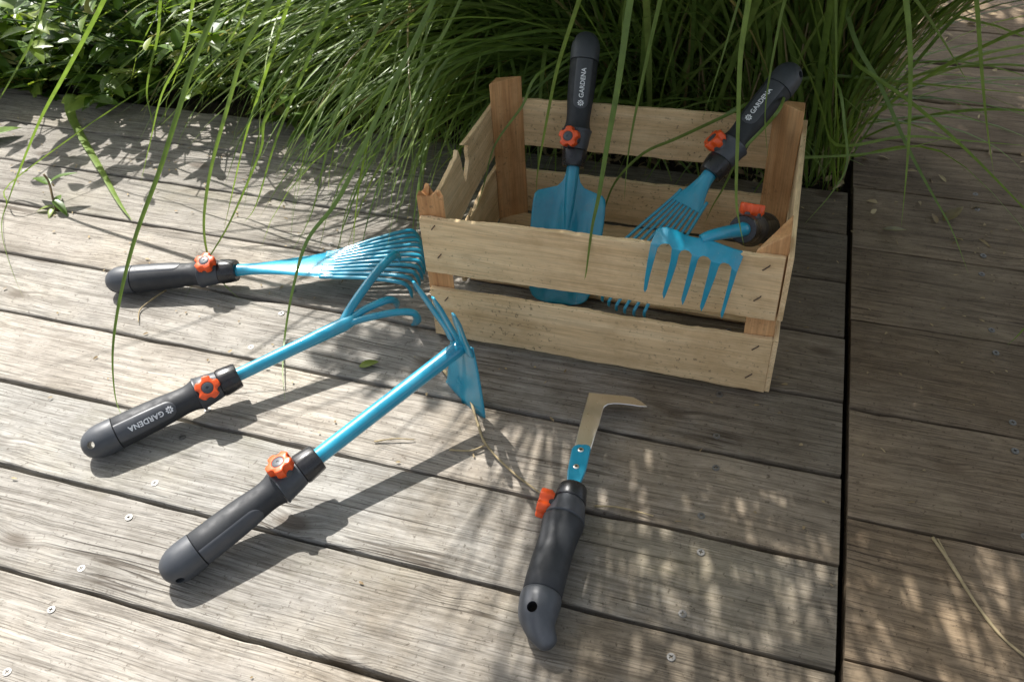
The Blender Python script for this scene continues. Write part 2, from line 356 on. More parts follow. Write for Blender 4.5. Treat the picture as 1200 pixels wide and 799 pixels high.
PITCH = 0.137; GAP = 0.005; TH = 0.030
deck = bpy.data.objects.new('wooden_deck', None); C.objects.link(deck); tag(deck, kind='structure')
def plank(x0, x1, y0, y1, tint, z=0.0, seed=0):
    r = random.Random(seed); n = max(24, int((x1 - x0) / 0.02)); V = []; F = []
    yc = (y0 + y1) / 2
    prof = [(0, -TH), (0, -0.004), (0.0006, -0.0012), (0.0026, 0.0), (.5, 0.0006), (-0.0026, 0.0), (-0.0006, -0.0012), (0, -0.004), (0, -TH)]
    ea = [0.0, 0.0]; tilt = r.uniform(-.0012, .0012); bow = r.uniform(-.0015, .0015); ph = r.uniform(0, 6)
    chips = [(r.uniform(x0, x1), r.uniform(.01, .07), r.choice((0, 1)), r.uniform(.001, .0045)) for _ in range(int((x1 - x0) * 4))]
    for i in range(n + 1):
        x = x0 + (x1 - x0) * i / n
        for s in (0, 1):
            ea[s] = ea[s] * .8 + r.uniform(-.0007, .0007)
        ch = [sum(c[3] * max(0, 1 - abs(x - c[0]) / c[1]) for c in chips if c[2] == s) for s in (0, 1)]
        for k, (dy, dz) in enumerate(prof):
            if dy == .5: y = yc
            elif k < 4: y = y0 + abs(dy) + ea[0] + ch[0] * (.4 if k < 2 else 1)
            else: y = y1 - abs(dy) + ea[1] - ch[1] * (.4 if k > 6 else 1)
            zz = z + dz + tilt * (y - yc) / .065 + bow * math.sin(x * 1.7 + ph)
            if k in (2, 3): zz -= ch[0] * .3
            if k in (5, 6): zz -= ch[1] * .3
            V.append((x, y - yc, zz))
    m = len(prof)
    for i in range(n):
        for k in range(m - 1): F.append((i * m + k, i * m + k + 1, (i + 1) * m + k + 1, (i + 1) * m + k))
        F.append((i * m + m - 1, i * m, (i + 1) * m, (i + 1) * m + m - 1))
    F.append(tuple(range(m))); F.append(tuple(n * m + k for k in range(m)))
    V = [(v[0], v[1] + 0.0, v[2]) for v in V]
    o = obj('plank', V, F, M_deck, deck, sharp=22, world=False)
    o.location = (0, yc, 0); o.color = (*tint, 1)
    return o, (lambda x: z + .0006 + bow * math.sin(x * 1.7 + ph))
def screw(pl, zf, x, y, r=.0052):
    """countersunk cross-head, sunk a touch into the plank"""
    z = zf(x); yc = pl.location.y; V = []; F = []; n = 18; a0 = rng.uniform(0, 1.5)
    rings = [(r * 1.0, -.0010), (r * .94, .0007), (r * .55, .0009)]
    for rr, dz in rings:
        for k in range(n): V.append((x + rr * math.cos(2 * math.pi * k / n), y - yc + rr * math.sin(2 * math.pi * k / n), z + dz))
    for j in range(2):
        for k in range(n): F.append((j * n + k, j * n + (k + 1) % n, (j + 1) * n + (k + 1) % n, (j + 1) * n + k))
    b0 = len(V)                              # the cross recess
    for k in range(n):
        th = 2 * math.pi * k / n; q = .22 + .42 * abs(math.cos(2 * (th - a0))) ** 3
        V.append((x + r * q * math.cos(th), y - yc + r * q * math.sin(th), z + .0009))
    for k in range(n): F.append((2 * n + k, 2 * n + (k + 1) % n, b0 + (k + 1) % n, b0 + k))
    c0 = len(V)
    for k in range(n):
        v = V[b0 + k]; V.append((x + (v[0] - x) * .8, y - yc + (v[1] - y + yc) * .85, z - .0034))
    for k in range(n): F.append((b0 + k, b0 + (k + 1) % n, c0 + (k + 1) % n, c0 + k))
    F.append(tuple(c0 + k for k in range(n)))
    obj('screw', V, F, M_screw, pl, sharp=40, world=False)
for k in range(-7, 5):
    t = random.Random(k * 5 + 3); v = t.uniform(.92, 1.08); wm = t.uniform(-.03, .03)
    if k >= 2: v *= .84
    if k == -3: v *= .86; wm = .0
    pl, zf = plank(-3.4, -0.0035 - t.uniform(0, .002), k * PITCH + GAP / 2, (k + 1) * PITCH - GAP / 2, (v + wm, v, v - wm), seed=k + 100)
    if -5 <= k <= 4:
        for sx in (-0.914, -0.175, -1.66):
            for fy in (.19, .79):
                screw(pl, zf, sx + rng.uniform(-.008, .008), (k + fy + rng.uniform(-.02, .02)) * PITCH)
RP = 0.1915
for k in range(-4, 8):
    t = random.Random(k * 9 + 1); v = t.uniform(.86, 1.0)
    y0 = 0.127 + k * RP
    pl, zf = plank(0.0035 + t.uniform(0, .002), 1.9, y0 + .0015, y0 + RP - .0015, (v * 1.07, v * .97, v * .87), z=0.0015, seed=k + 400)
    if -3 <= k <= 3:
        for fy in (.13, .86): screw(pl, zf, .222 + rng.uniform(-.012, .012), y0 + RP * fy, .0052)
for sx in (-0.914, -0.175, -1.66, 0.22):   # joists under the boards
    V = [(sx + dx, y, z) for dx in (-.022, .022) for y in (-1.2, .68 if sx < 0 else 1.65) for z in (-.15, -.0305)]
    obj('joist', V, [(0, 1, 3, 2), (4, 6, 7, 5), (0, 4, 5, 1), (2, 3, 7, 6), (0, 2, 6, 4), (1, 5, 7, 3)], M_deck, deck, smooth=False)

# ------------------------------------------------------------------ crate
crate = thing('wooden_crate', 'pale slatted wooden crate with a broken left side standing on the deck', 'crate', Matrix.Translation((-.373, .29, .002)))
def warp(x, y, z): return Vector((x, y, z * (1 + .088 * (x + .63) / .515) + .002))
def slat_x(name, x0, x1, y0, y1, z0, z1, seed, rough_top=0.0, parent=crate, material=None):
    """board running along x with slightly torn edges"""
    r = random.Random(seed); n = 64; V = []; F = []; et = eb = 0
    for i in range(n + 1):
        x = x0 + (x1 - x0) * i / n
        et = et * .7 + r.uniform(-1, 1) * (.0006 + rough_top); eb = eb * .7 + r.uniform(-.0007, .0007)
        for y, z in ((y0, z0 + eb), (y0, z1 + et), (y1, z1 + et + r.uniform(-1, 1) * rough_top), (y1, z0 + eb)): V.append(warp(x + (r.uniform(-.001, .001) if i in (0, n) else 0), y, z))
    for i in range(n):
        for k in range(4): F.append((i * 4 + k, i * 4 + (k + 1) % 4, i * 4 + 4 + (k + 1) % 4, i * 4 + 4 + k))
    F += [(0, 1, 2, 3), (4 * n, 4 * n + 1, 4 * n + 2, 4 * n + 3)]
    return bevel(obj(name, V, F, material or M_slat, parent, sharp=30), .0010)
FU = slat_x('front_slat', -.631, -.1195, .1165, .1245, .138, .2385, 1, .0004)
FL = slat_x('front_slat', -.630, -.1175, .1165, .1245, .0085, .1045, 2, .0004)
BU = slat_x('back_slat', -.628, -.118, .4695, .4765, .152, .243, 3, .0002)
BL = slat_x('back_slat', -.628, -.118, .4695, .4765, .010, .1005, 4, .0004)
# front right and left staples bent over
def staple(par, x, z, a, ln=.014):
    p = warp(x, .1158, z); d = Vector((math.cos(a), 0, math.sin(a))) * ln
    V, F = tube([p - d * .5 + Vector((0, .002, 0)), p - d * .42 - Vector((0, .0006, 0)), p + d * .42 - Vector((0, .0006, 0)), p + d * .5 + Vector((0, .002, 0))], [.0008] * 4, 8)
    obj('staple', V, F, M_rust, par)
for x, z, par in ((-.142, .222, FU), (-.147, .172, FU), (-.139, .088, FL), (-.142, .035, FL)): staple(par, x, z, .85)
for x, z, par in ((-.610, .224, FU), (-.606, .172, FU), (-.604, .088, FL)): staple(par, x, z, .95, .011)
for x, z, par in ((-.60, .23, BU), (-.60, .17, BU), (-.147, .23, BU), (-.15, .175, BU)):
    pass
# sides
def slat_y(name, x0, x1, y0, y1, z0, z1, seed):
    r = random.Random(seed); n = 40; V = []; F = []; et = 0
    for i in range(n + 1):
        y = y0 + (y1 - y0) * i / n; et = et * .7 + r.uniform(-.0009, .0009)
        for x, z in ((x0, z0), (x0, z1 + et), (x1, z1 + et + r.uniform(-.0005, .0005)), (x1, z0)): V.append(warp(x, y, z))
    for i in range(n):
        for k in range(4): F.append((i * 4 + k, i * 4 + (k + 1) % 4, i * 4 + 4 + (k + 1) % 4, i * 4 + 4 + k))
    F += [(0, 1, 2, 3), (4 * n, 4 * n + 1, 4 * n + 2, 4 * n + 3)]
    return bevel(obj(name, V, F, M_side, crate, sharp=30), .001)
slat_y('side_slat', -.1170, -.1095, .118, .4755, .138, .2400, 11)
slat_y('side_slat', -.1170, -.1095, .118, .4755, .0085, .1045, 12)
# the left side is snapped: jagged remains at both ends
upper = [(.4690, .245), (.4416, .2445), (.4013, .2462), (.3542, .2489), (.3214, .2507), (.2960, .2540), (.309, .2465), (.3180, .2400), (.313, .232), (.315, .214), (.303, .196), (.2940, .1850), (.287, .204), (.2840, .2300), (.279, .247), (.2740, .2590), (.266, .249), (.254, .2494), (.240, .2455), (.2261, .2438), (.2031, .2402), (.165, .238), (.160, .166), (.2091, .160), (.2586, .1344), (.311, .1427), (.3692, .1457), (.4258, .1484), (.4690, .149)]
V, F = prism([Vector((-.6265, y, z)) for y, z in upper], Vector((-1, 0, 0)), .007)
o = bevel(obj('side_slat', V, F, M_side, crate, sharp=30), .0008); o['label'] = 'splintered upper left side slat'
lower = [(.4690, .118), (.4201, .1216), (.3776, .1224), (.355, .117), (.3396, .1159), (.326, .110), (.308, .1131), (.2831, .1127), (.262, .094), (.271, .071), (.240, .052), (.25, .01), (.469, .01)]
V, F = prism([Vector((-.6265, y, z)) for y, z in lower], Vector((-1, 0, 0)), .007)
o = bevel(obj('side_slat', V, F, M_side, crate, sharp=30), .0008); o['label'] = 'snapped lower left side slat'
# a torn sliver left hanging on the break
V, F = prism([Vector((-.6225, .285, .127)), Vector((-.6235, .232, .090)), Vector((-.6245, .216, .082)), Vector((-.6235, .262, .103)), Vector((-.6225, .30, .131))], Vector((-1, 0, 0)), .003)
o = obj('splinter', V, F, M_side, crate, smooth=False)
# triangular corner posts
def post(tri, ztops, zb, lab=None, seed=0):
    r = random.Random(seed); V = []; n = 8
    for i in range(n + 1):
        f = i / n
        for (x, y), zt in zip(tri, ztops):
            z = zb + (zt - zb) * f; V.append(Vector((x + r.uniform(-.0004, .0004), y + r.uniform(-.0004, .0004), z)))
    F = []
    for i in range(n):
        for k in range(3): F.append((i * 3 + k, i * 3 + (k + 1) % 3, i * 3 + 3 + (k + 1) % 3, i * 3 + 3 + k))
    F += [(0, 1, 2), (3 * n, 3 * n + 1, 3 * n + 2)]
    o = bevel(obj('corner_post', V, F, M_post, crate, sharp=25), .0018, 2)
    if lab: o['label'] = lab
    return o
post([(-.6262, .4690), (-.5800, .4690), (-.6262, .4330)], [.284, .293, .290], .003)
post([(-.1174, .4690), (-.1640, .4690), (-.1174, .4300)], [.297, .297, .300], .003)
pr_ = post([(-.1174, .1250), (-.1585, .1250), (-.1174, .1640)], [.296, .262, .300], .003, 'front right post sawn off at a slant')
# front left post, snapped top built as a ragged crown
r = random.Random(5); V = []; F = []; ring = []
tri = [(-.6335, .1250), (-.5925, .1250), (-.6335, .1600)]
for a in range(3):
    (xa, ya), (xb, yb) = tri[a], tri[(a + 1) % 3]
    for k in range(7): ring.append((xa + (xb - xa) * k / 7, ya + (yb - ya) * k / 7))
nR = len(ring)
for x, y in ring: V.append(Vector((x, y, .003)))
for x, y in ring: V.append(Vector((x, y, .255)))
for i, (x, y) in enumerate(ring): V.append(Vector((x, y, .272 + (.008 if x > -.61 else .0) + r.uniform(-.0055, .0045))))
V.append(Vector((-.621, .137, .264))); V.append(Vector((-.6200, .142, .284)))
for j in range(2):
    for k in range(nR): F.append((j * nR + k, j * nR + (k + 1) % nR, (j + 1) * nR + (k + 1) % nR, (j + 1) * nR + k))
for k in range(nR): F.append((2 * nR + k, 2 * nR + (k + 1) % nR, 3 * nR + (1 if 11 < k < 17 else 0)))
F.append((2 * nR + 12, 3 * nR, 3 * nR + 1)); F.append((2 * nR + 17, 3 * nR + 1, 3 * nR)); F.append(tuple(range(nR)))
o = obj('corner_post', V, F, M_post, crate, sharp=30); o['label'] = 'snapped front left post with a splintered top'
# floor boards
for i, (y0, y1) in enumerate(((.145, .212), (.262, .338), (.388, .464))):
    slat_x('floor_board', -.624, -.119, y0, y1, .0040, .0095, 30 + i, .0001)

# ------------------------------------------------------------------ tools
def tool_matrix(rear, front, up):
    """local +Z runs from the butt of the handle to its head, +X is the side with the screw knob"""
    z = (front - rear).normalized(); x = (up - z * up.dot(z)).normalized(); y = z.cross(x)
    m = Matrix((x, y, z)).transposed().to_4x4(); m.translation = rear; return m
PROF = [(0.000, .0030), (.0006, .0075), (.003, .0135), (.007, .0182), (.012, .0215), (.018, .0242), (.026, .0253), (.036, .0254), (.0445, .0250)]
GRIP = [(.0449, .0236), (.0458, .0244), (.060, .0243), (.080, .0240), (.095, .0234), (.108, .0226), (.120, .0214), (.131, .0205), (.139, .0206), (.1445, .0216), (.1485, .0232), (.1508, .0242)]
CONN = [(.1510, .0250), (.1518, .0264), (.1535, .0264), (.1550, .0252), (.162, .0240), (.172, .0226), (.179, .0212), (.1815, .0206)]
COLL = [(.1816, .0195), (.1826, .0214), (.1850, .0221), (.195, .0214), (.2060, .0198), (.2078, .0188), (.2080, .0140)]
HS = 1.10
PROF, GRIP, CONN, COLL = ([(t * HS, r_ * .955) for t, r_ in q] for q in (PROF, GRIP, CONN, COLL))
BACK = .208 * (HS - 1)
def gr(t): return float(np.interp(t, [p[0] for p in GRIP], [p[1] for p in GRIP]))
def zl(prof, segs=40, rfun=None):
    return tube([(0, 0, t) for t, _ in prof], [r for _, r in prof], segs, Vector((1, 0, 0)), rfun=rfun)
def pol(r, a, t): return Vector((r * math.cos(a), r * math.sin(a), t))
_font = None
def wrapped_text(parent, s, size, tc, ang, name, lift=.0013):
    """lettering wrapped on the grip; reads from the knob towards the butt"""
    cu_ = bpy.data.curves.new(name, 'FONT'); cu_.body = s; cu_.size = size; cu_.align_x = 'LEFT'; cu_.align_y = 'CENTER'; cu_.offset = size * .022; cu_.space_character = 1.06
    cu_.resolution_u = 3
    t = bpy.data.objects.new(name, cu_); C.objects.link(t); bpy.context.view_layer.update()
    me = bpy.data.meshes.new_from_object(t.evaluated_get(bpy.context.evaluated_depsgraph_get())); bpy.data.objects.remove(t)
    for v in me.vertices:
        tt = tc - v.co.x; rr = gr(tt) + lift; v.co = pol(rr, ang + v.co.y / gr(tt), tt)
    me.materials.clear(); me.materials.append(M_white); me.name = name
    o = bpy.data.objects.new(name, me); C.objects.link(o); o.parent = parent
    return o
def emblem(parent, tc, ang, lift=.0013, s=.0052):
    V = []; F = []
    def add(poly):
        b = len(V)
        for x, y in poly:
            tt = tc - x; V.append(pol(gr(tt) + lift, ang - y / gr(tt), tt))
        F.append(tuple(range(b, b + len(poly))))
    for k in range(8):                                   # eight petals round a dot
        a = 2 * math.pi * k / 8; pc = (math.cos(a) * s * .70, math.sin(a) * s * .70)
        add([(pc[0] + math.cos(a + q) * s * e1 * math.cos(t) - math.sin(a + q) * s * e2 * math.sin(t), pc[1] + math.sin(a + q) * s * e1 * math.cos(t) + math.cos(a + q) * s * e2 * math.sin(t)) for q, e1, e2 in ((0, .32, .235),) for t in [2 * math.pi * i / 10 for i in range(10)]])
    add([(math.cos(t) * s * .22, math.sin(t) * s * .22) for t in [2 * math.pi * i / 12 for i in range(12)]])
    obj('logo_emblem', V, F, M_white, parent, world=False)
def panel(parent, ang, t0=.0462 * 1.1, t1=.1225 * 1.1, half=.66, lift=.0007):
    V = []; F = []; nt_, na = 40, 14; w_ = half
    ts = [t0 + (t1 - t0) * i / nt_ for i in range(nt_ + 1)]
    for t in ts:
        rem = (t1 - t) / .0135; hw = w_ * (math.sqrt(max(0, 1 - (1 - rem) ** 2)) if rem < 1 else 1)
        for k in range(na + 1):
            f = -1 + 2 * k / na; ed = max(0, 1 - (1 - abs(f)) * 9) ** 2
            V.append(pol(gr(t) + lift * (1 - ed) - .0003 * ed, ang + hw * f, t))
    for i in range(nt_):
        for k in range(na): F.append((i * (na + 1) + k, i * (na + 1) + k + 1, (i + 1) * (na + 1) + k + 1, (i + 1) * (na + 1) + k))
    return obj('label_panel', V, F, M_panel, parent, world=False)
def knob(parent, ang, tc, r0=.0225, size=.0203, spin=.3, depth=.0135):
    """five lobed screw knob standing on the housing"""
    ax = Vector((math.cos(ang), math.sin(ang), 0)); u_ = Vector((0, 0, 1)); v_ = ax.cross(u_); c0 = Vector((0, 0, tc))
    def star(th):
        q = .5 + .5 * math.cos(5 * (th - spin)); return 1 - .24 * math.sin(max(0, (1 - q - .42) / .58) * math.pi / 2) ** 1.3
    def ringv(h, sc_, round_=False):
        return [c0 + ax * h + (u_ * math.cos(t) + v_ * math.sin(t)) * size * sc_ * (1 if round_ else star(t)) for t in [2 * math.pi * i / 60 for i in range(60)]]
    V = []; F = []
    rs = [ringv(r0 - .004, .80), ringv(r0, .93), ringv(r0 + .0015, 1.0), ringv(r0 + depth - .002, 1.0), ringv(r0 + depth - .0006, .965), ringv(r0 + depth, .90), ringv(r0 + depth, .50, True), ringv(r0 + depth - .001, .47, True)]
    for q in rs: V += q
    for j in range(len(rs) - 1):
        for k in range(60): F.append((j * 60 + k, j * 60 + (k + 1) % 60, (j + 1) * 60 + (k + 1) % 60, (j + 1) * 60 + k))
    F.append(tuple(range(60))); F.append(tuple((len(rs) - 1) * 60 + k for k in range(60)))
    kb = obj('knob', V, F, M_org, parent, sharp=45, world=False)
    V = []; F = []; rs = [(r0 + depth - .0009, .46), (r0 + depth - .0002, .45), (r0 + depth + .0002, .40), (r0 + depth + .0002, .12), (r0 + depth - .0006, .10)]
    for h, q in rs: V += ringv(h, q, True)
    for j in range(len(rs) - 1):
        for k in range(60): F.append((j * 60 + k, j * 60 + (k + 1) % 60, (j + 1) * 60 + (k + 1) % 60, (j + 1) * 60 + k))
    F.append(tuple((len(rs) - 1) * 60 + k for k in range(60)))
    obj('knob_cap', V, F, M_dot, kb, sharp=45, world=False)
def handle(root, knob_a, panel_a, hole_a, text=True, spin=.3, hole_v=None):
    V, F = zl(PROF, 48); V.append(Vector((0, 0, 0)))
    cap = obj('end_cap', V, F, M_cap, root, sharp=60, world=False)
    a = hole_v or Vector((math.cos(hole_a), math.sin(hole_a), 0)); V, F = tube([a * -.05 + Vector((0, 0, .0150)), a * .05 + Vector((0, 0, .0150))], [.0052, .0052], 20); cut(cap, V, F)
    V, F = zl(GRIP, 48); obj('grip', V, F, M_rub, root, sharp=60, world=False)
    for k, pa in enumerate((panel_a, panel_a + math.pi)):
        p = panel(root, pa)
        if text and k == 0:
            wrapped_text(p, 'GARDENA', .0102, .1065 * HS, pa, 'logo_text'); emblem(p, .1140 * HS, pa)
    V, F = zl(CONN, 48)
    # boss under the knob
    ax = Vector((math.cos(knob_a), math.sin(knob_a), 0)); V2, F2 = tube([ax * .012 + Vector((0, 0, .1675 * HS)), ax * .0235 + Vector((0, 0, .1675 * HS)), ax * .0245 + Vector((0, 0, .1675 * HS))], [.0155, .0145, .013], 30, Vector((0, 0, 1)))
    b = len(V); obj('connector', V + V2, F + [tuple(i + b for i in f) for f in F2], M_cap, root, sharp=40, world=False)
    knob(root, knob_a, .1675 * HS, spin=spin, size=.0176)
    V, F = zl(COLL, 60, rfun=lambda th: 1 - .018 * max(0, math.cos(12 * th)) ** 8); obj('collar', V, F, M_blk, root, sharp=40, world=False)
def shaft(root, pts, rad, segs=24, flat=1.0, ref=Vector((1, 0, 0))):
    V, F = tube(pts, rad, segs, ref, flat=flat); return obj('shaft', V, F, M_blue, root, world=False, sharp=50)

# --- cultivator on the deck
rear, jn = Vector((-1.0106, -.2207, .0250)), Vector((-.7451, .0618, .062))
cam_p = Vector((-.159, -.811, .987))
hv = (Vector((.42, -.40, .82))).normalized(); rear = rear - (jn - rear).normalized() * BACK
mw = tool_matrix(rear, jn, hv)
cul = thing('hand_cultivator', 'blue three pronged hand cultivator lying on the sunlit boards beside the hoe', 'cultivator', mw)
handle(cul, R(8), R(18), R(6), spin=.1, hole_v=(mw.inverted().to_3x3() @ Vector((.50, -.52, .70))).normalized())
Lj = (jn - rear).length
shaft(cul, [(0, 0, .222), (0, 0, .229), (0, 0, .25), (0, 0, Lj * .80), (0, 0, Lj - .012), (0, 0, Lj + .006)], [.0100, .0100, .0100, .0100, .0112, .0080], flat=.92)
iv = mw.inverted()
ups = {'l': [(-.7560, .0505, .062), (-.7480, .0900, .078), (-.7330, .1500, .095), (-.7230, .1860, .098), (-.7220, .2020, .086), (-.7290, .2150, .062)],
       'm': [(-.7520, .0550, .062), (-.7340, .0850, .066), (-.7110, .1130, .066), (-.7030, .1270, .058), (-.7050, .1400, .038), (-.7120, .1500, .016)],
       'r': [(-.7490, .0560, .061), (-.7200, .0750, .063), (-.6870, .0960, .062), (-.6640, .1090, .056), (-.6590, .1160, .040), (-.6680, .1250, .018), (-.6800, .1330, .003)]}
for k, p in ups.items():
    q = bez([iv @ Vector(v) for v in p], 8); n = len(q)
    V, F = tube(q, [.0070 if i < n * .72 else max(.0018, .0070 * (1 - (i / n - .72) / .36)) for i in range(n)], 16, flat=.8); obj('prong', V, F, M_blue, cul, world=False)
# --- hoe on the deck
rear = Vector((-.7856, -.3605, .0258)); J = Vector((-.5435, .0067, .1046)); d = Vector((.5418, .8219, .176)).normalized(); rear = rear - (J - rear).normalized() * BACK
mw = tool_matrix(rear, J, Vector((-.30, -.18, 1)))
hoe = thing('hand_hoe', 'blue hand hoe with flat blade and three prongs propped on the boards before the crate', 'hoe', mw)
handle(hoe, R(0), R(-92), R(-80), text=False, spin=.55)
L = (J - rear).length; iv = mw.inverted()
shaft(hoe, [(0, 0, .222), (0, 0, .229), (0, 0, .26), (0, 0, L - .03), (0, 0, L + .004)], [.0114, .0114, .0115, .0117, .0122], flat=.95)
h = Vector((-.115, -.1114, .9871)).normalized(); e = Vector((.831, -.5552, .0342)).normalized(); e = (e - h * e.dot(h)).normalized(); nn = h.cross(e).normalized()
if nn.dot(d) < 0: nn = -nn
def hp(a, b, c=0.0): return J + e * a + h * b + nn * c
# blade: spread grid, slightly cupped
V = []; F = []; nu, nv = 16, 12
for j in range(nv + 1):
    v = j / nv; b = .012 - v * .1185; hw = .0275 + (.0490 - .0275) * max(0, (v - .08) / .92)
    for i in range(nu + 1):
        f = -1 + 2 * i / nu
        V.append(hp(f * hw, b + (.004 * f * f if j == nv else 0), .006 - .028 * v ** 1.2 + .004 * f * f + .003 * max(0, 1 - abs(f) * 4) * (1 - v)))
for j in range(nv):
    for i in range(nu): a = j * (nu + 1) + i; F.append((a, a + 1, a + nu + 2, a + nu + 1))
solid(obj('hoe_blade', V, F, M_blue, hoe), .0022)
for s in (-1, 0, 1):
    q = bez([hp(s * .0225, .000, .004), hp(s * .0235, .022, .003), hp(s * .030 - (0 if s else .000), .050, -.001), hp(s * .0415, .0900, -.006), hp(s * .0470, .1120, -.009)], 8); n = len(q)
    V, F = tube([iv @ p for p in q], [.0088 * (1 if i < n * .7 else max(.3, 1 - (i / n - .7) * 2.0)) for i in range(n)], 12, mw.inverted().to_3x3() @ nn, flat=.42)
    obj('prong', V, F, M_blue, hoe, world=False)
# --- leaf rakes: one on the deck, one stood in the crate
def leaf_rake(mw, label, hang, pang, hole, text, plate_t, plate_hw, end_t, end_hw, hook, dz=0.0, ntine=11, spin=.3, dip=0.0, tr_=.0041):
    root = thing('leaf_rake', label, 'leaf rake', mw, 'blue leaf rakes')
    handle(root, hang, pang, hole, text, spin)
    # flattened shaft that spreads into the ribbed plate
    V = []; F = []; ts = [.222, .229, .238, .246] + [.246 + (plate_t - .246) * i / 12 for i in range(1, 13)]; m = 28
    for t in ts:
        f = max(0, (t - .236) / (plate_t - .236)); f = min(1, f); hw = .0112 + (plate_hw - .0112) * f ** 1.35; th = .0105 + (.0022 - .0105) * f ** .55
        for k in range(m):
            a = 2 * math.pi * k / m; y = math.sin(a) * hw
            rib = .0011 * math.cos(y / hw * math.pi * 5) * f * f
            x = math.cos(a) * th + (rib if abs(math.cos(a)) > .2 else 0) + dz * max(0, t - .208) - .10 * f * y * y / max(hw, .01)
            V.append((x, y, t))
    for i in range(len(ts) - 1):
        for k in range(m): F.append((i * m + k, i * m + (k + 1) % m, (i + 1) * m + (k + 1) % m, (i + 1) * m + k))
    F.append(tuple(range(m))); F.append(tuple((len(ts) - 1) * m + k for k in range(m)))
    obj('shaft', V, F, M_blue, root, world=False, sharp=50)
    for k in range(ntine):
        f = -1 + 2 * k / (ntine - 1)
        y0 = plate_hw * .93 * f; y1 = end_hw * f; te = end_t - .016 * f * f
        x0 = dz * (plate_t - .208) - .10 * y0 * y0 / max(plate_hw, .01)
        x1 = dz * (te - .208) - dip
        p = [(x0, y0 * .9, plate_t - .022), (x0, y0, plate_t), (x0 * .5 + x1 * .5 + .004, (y0 + y1) / 2, (plate_t + te) / 2), (x1 + .002, y1, te - .004), (x1 - hook * .35, y1 * 1.02, te + .010), (x1 - hook, y1 * 1.03, te + .012)]
        q = bez(p, 6); V, F = tube(q, [tr_] * (len(q) - 3) + [tr_ * .9, tr_ * .75, tr_ * .5], 8, Vector((1, 0, 0)), flat=.75)
        obj('tine', V, F, M_blue, root, world=False)
    return root
mw = tool_matrix(Vector((-1.2078, .0939, .0252)) - Vector((.4998, .157, .027)).normalized() * BACK, Vector((-.708, .251, .052)), Vector((.02, .05, 1)))
leaf_rake(mw, 'blue leaf rake lying on the deck with its tines against the corner of the crate', R(18), R(-8), R(-62), False, .400, .040, .539, .074, .030, ntine=11, spin=.2)
Tt, Ee = Vector((-.3600, .1560, .100)), Vector((-.1400, .522, .3300))
mw = tool_matrix(Ee, Tt, Vector((-.35, -.62, .70)))
leaf_rake(mw, 'blue leaf rake leaning in the back right corner of the crate', R(38), R(-8), R(-70), True, .292, .0300, .474, .056, .012, ntine=9, spin=.0, tr_=.0027)
# --- trowel in the crate
T, E_ = Vector((-.4572, .2306, .0150)), Vector((-.4835, .5395, .3475))
mw = tool_matrix(E_, T, Vector((.18, -.62, .75))); L = (T - E_).length
tro = thing('garden_trowel', 'blue square shouldered trowel standing upright in the crate', 'trowel', mw)
handle(tro, R(22), R(-4), R(80), spin=.62)
shaft(tro, [(0, 0, .222), (0, 0, .229), (0, 0, .240), (0, 0, .262), (.001, 0, .30), (.0005, 0, .345)], [.0108, .0108, .0106, .0104, .0085, .0045])
V = []; F = []; nu = 28; ts = [.236, .246, .254, .262, .268, .273, .279, .290, .305, .325, .35, .375, .40, .42, .436, .447, .4535, .457]
hws = [.0100, .0118, .0150, .0225, .0400, .0540, .0585, .0598, .0602, .0598, .0590, .0578, .0562, .0540, .0505, .045, .036, .020]
for t, hw in zip(ts, hws):
    for i in range(nu + 1):
        f = -1 + 2 * i / nu; y = hw * f
        g_ = math.exp(-(y / .0125) ** 2) * max(0, 1 - max(0, t - .30) / .16)          # raised tang down the middle
        x = .0075 * g_ * 1.1 - .003 + .010 * (abs(y) / .053) ** 2 * min(1, max(0, (t - .25) / .04)) - .0045 * math.exp(-((abs(y) - .026) / .010) ** 2) * min(1, max(0, (t - .265) / .03))
        V.append((x, y, t))
for j in range(len(ts) - 1):
    for i in range(nu): a = j * (nu + 1) + i; F.append((a, a + 1, a + nu + 2, a + nu + 1))
solid(obj('trowel_blade', V, F, M_blue, tro, world=False), .0022)
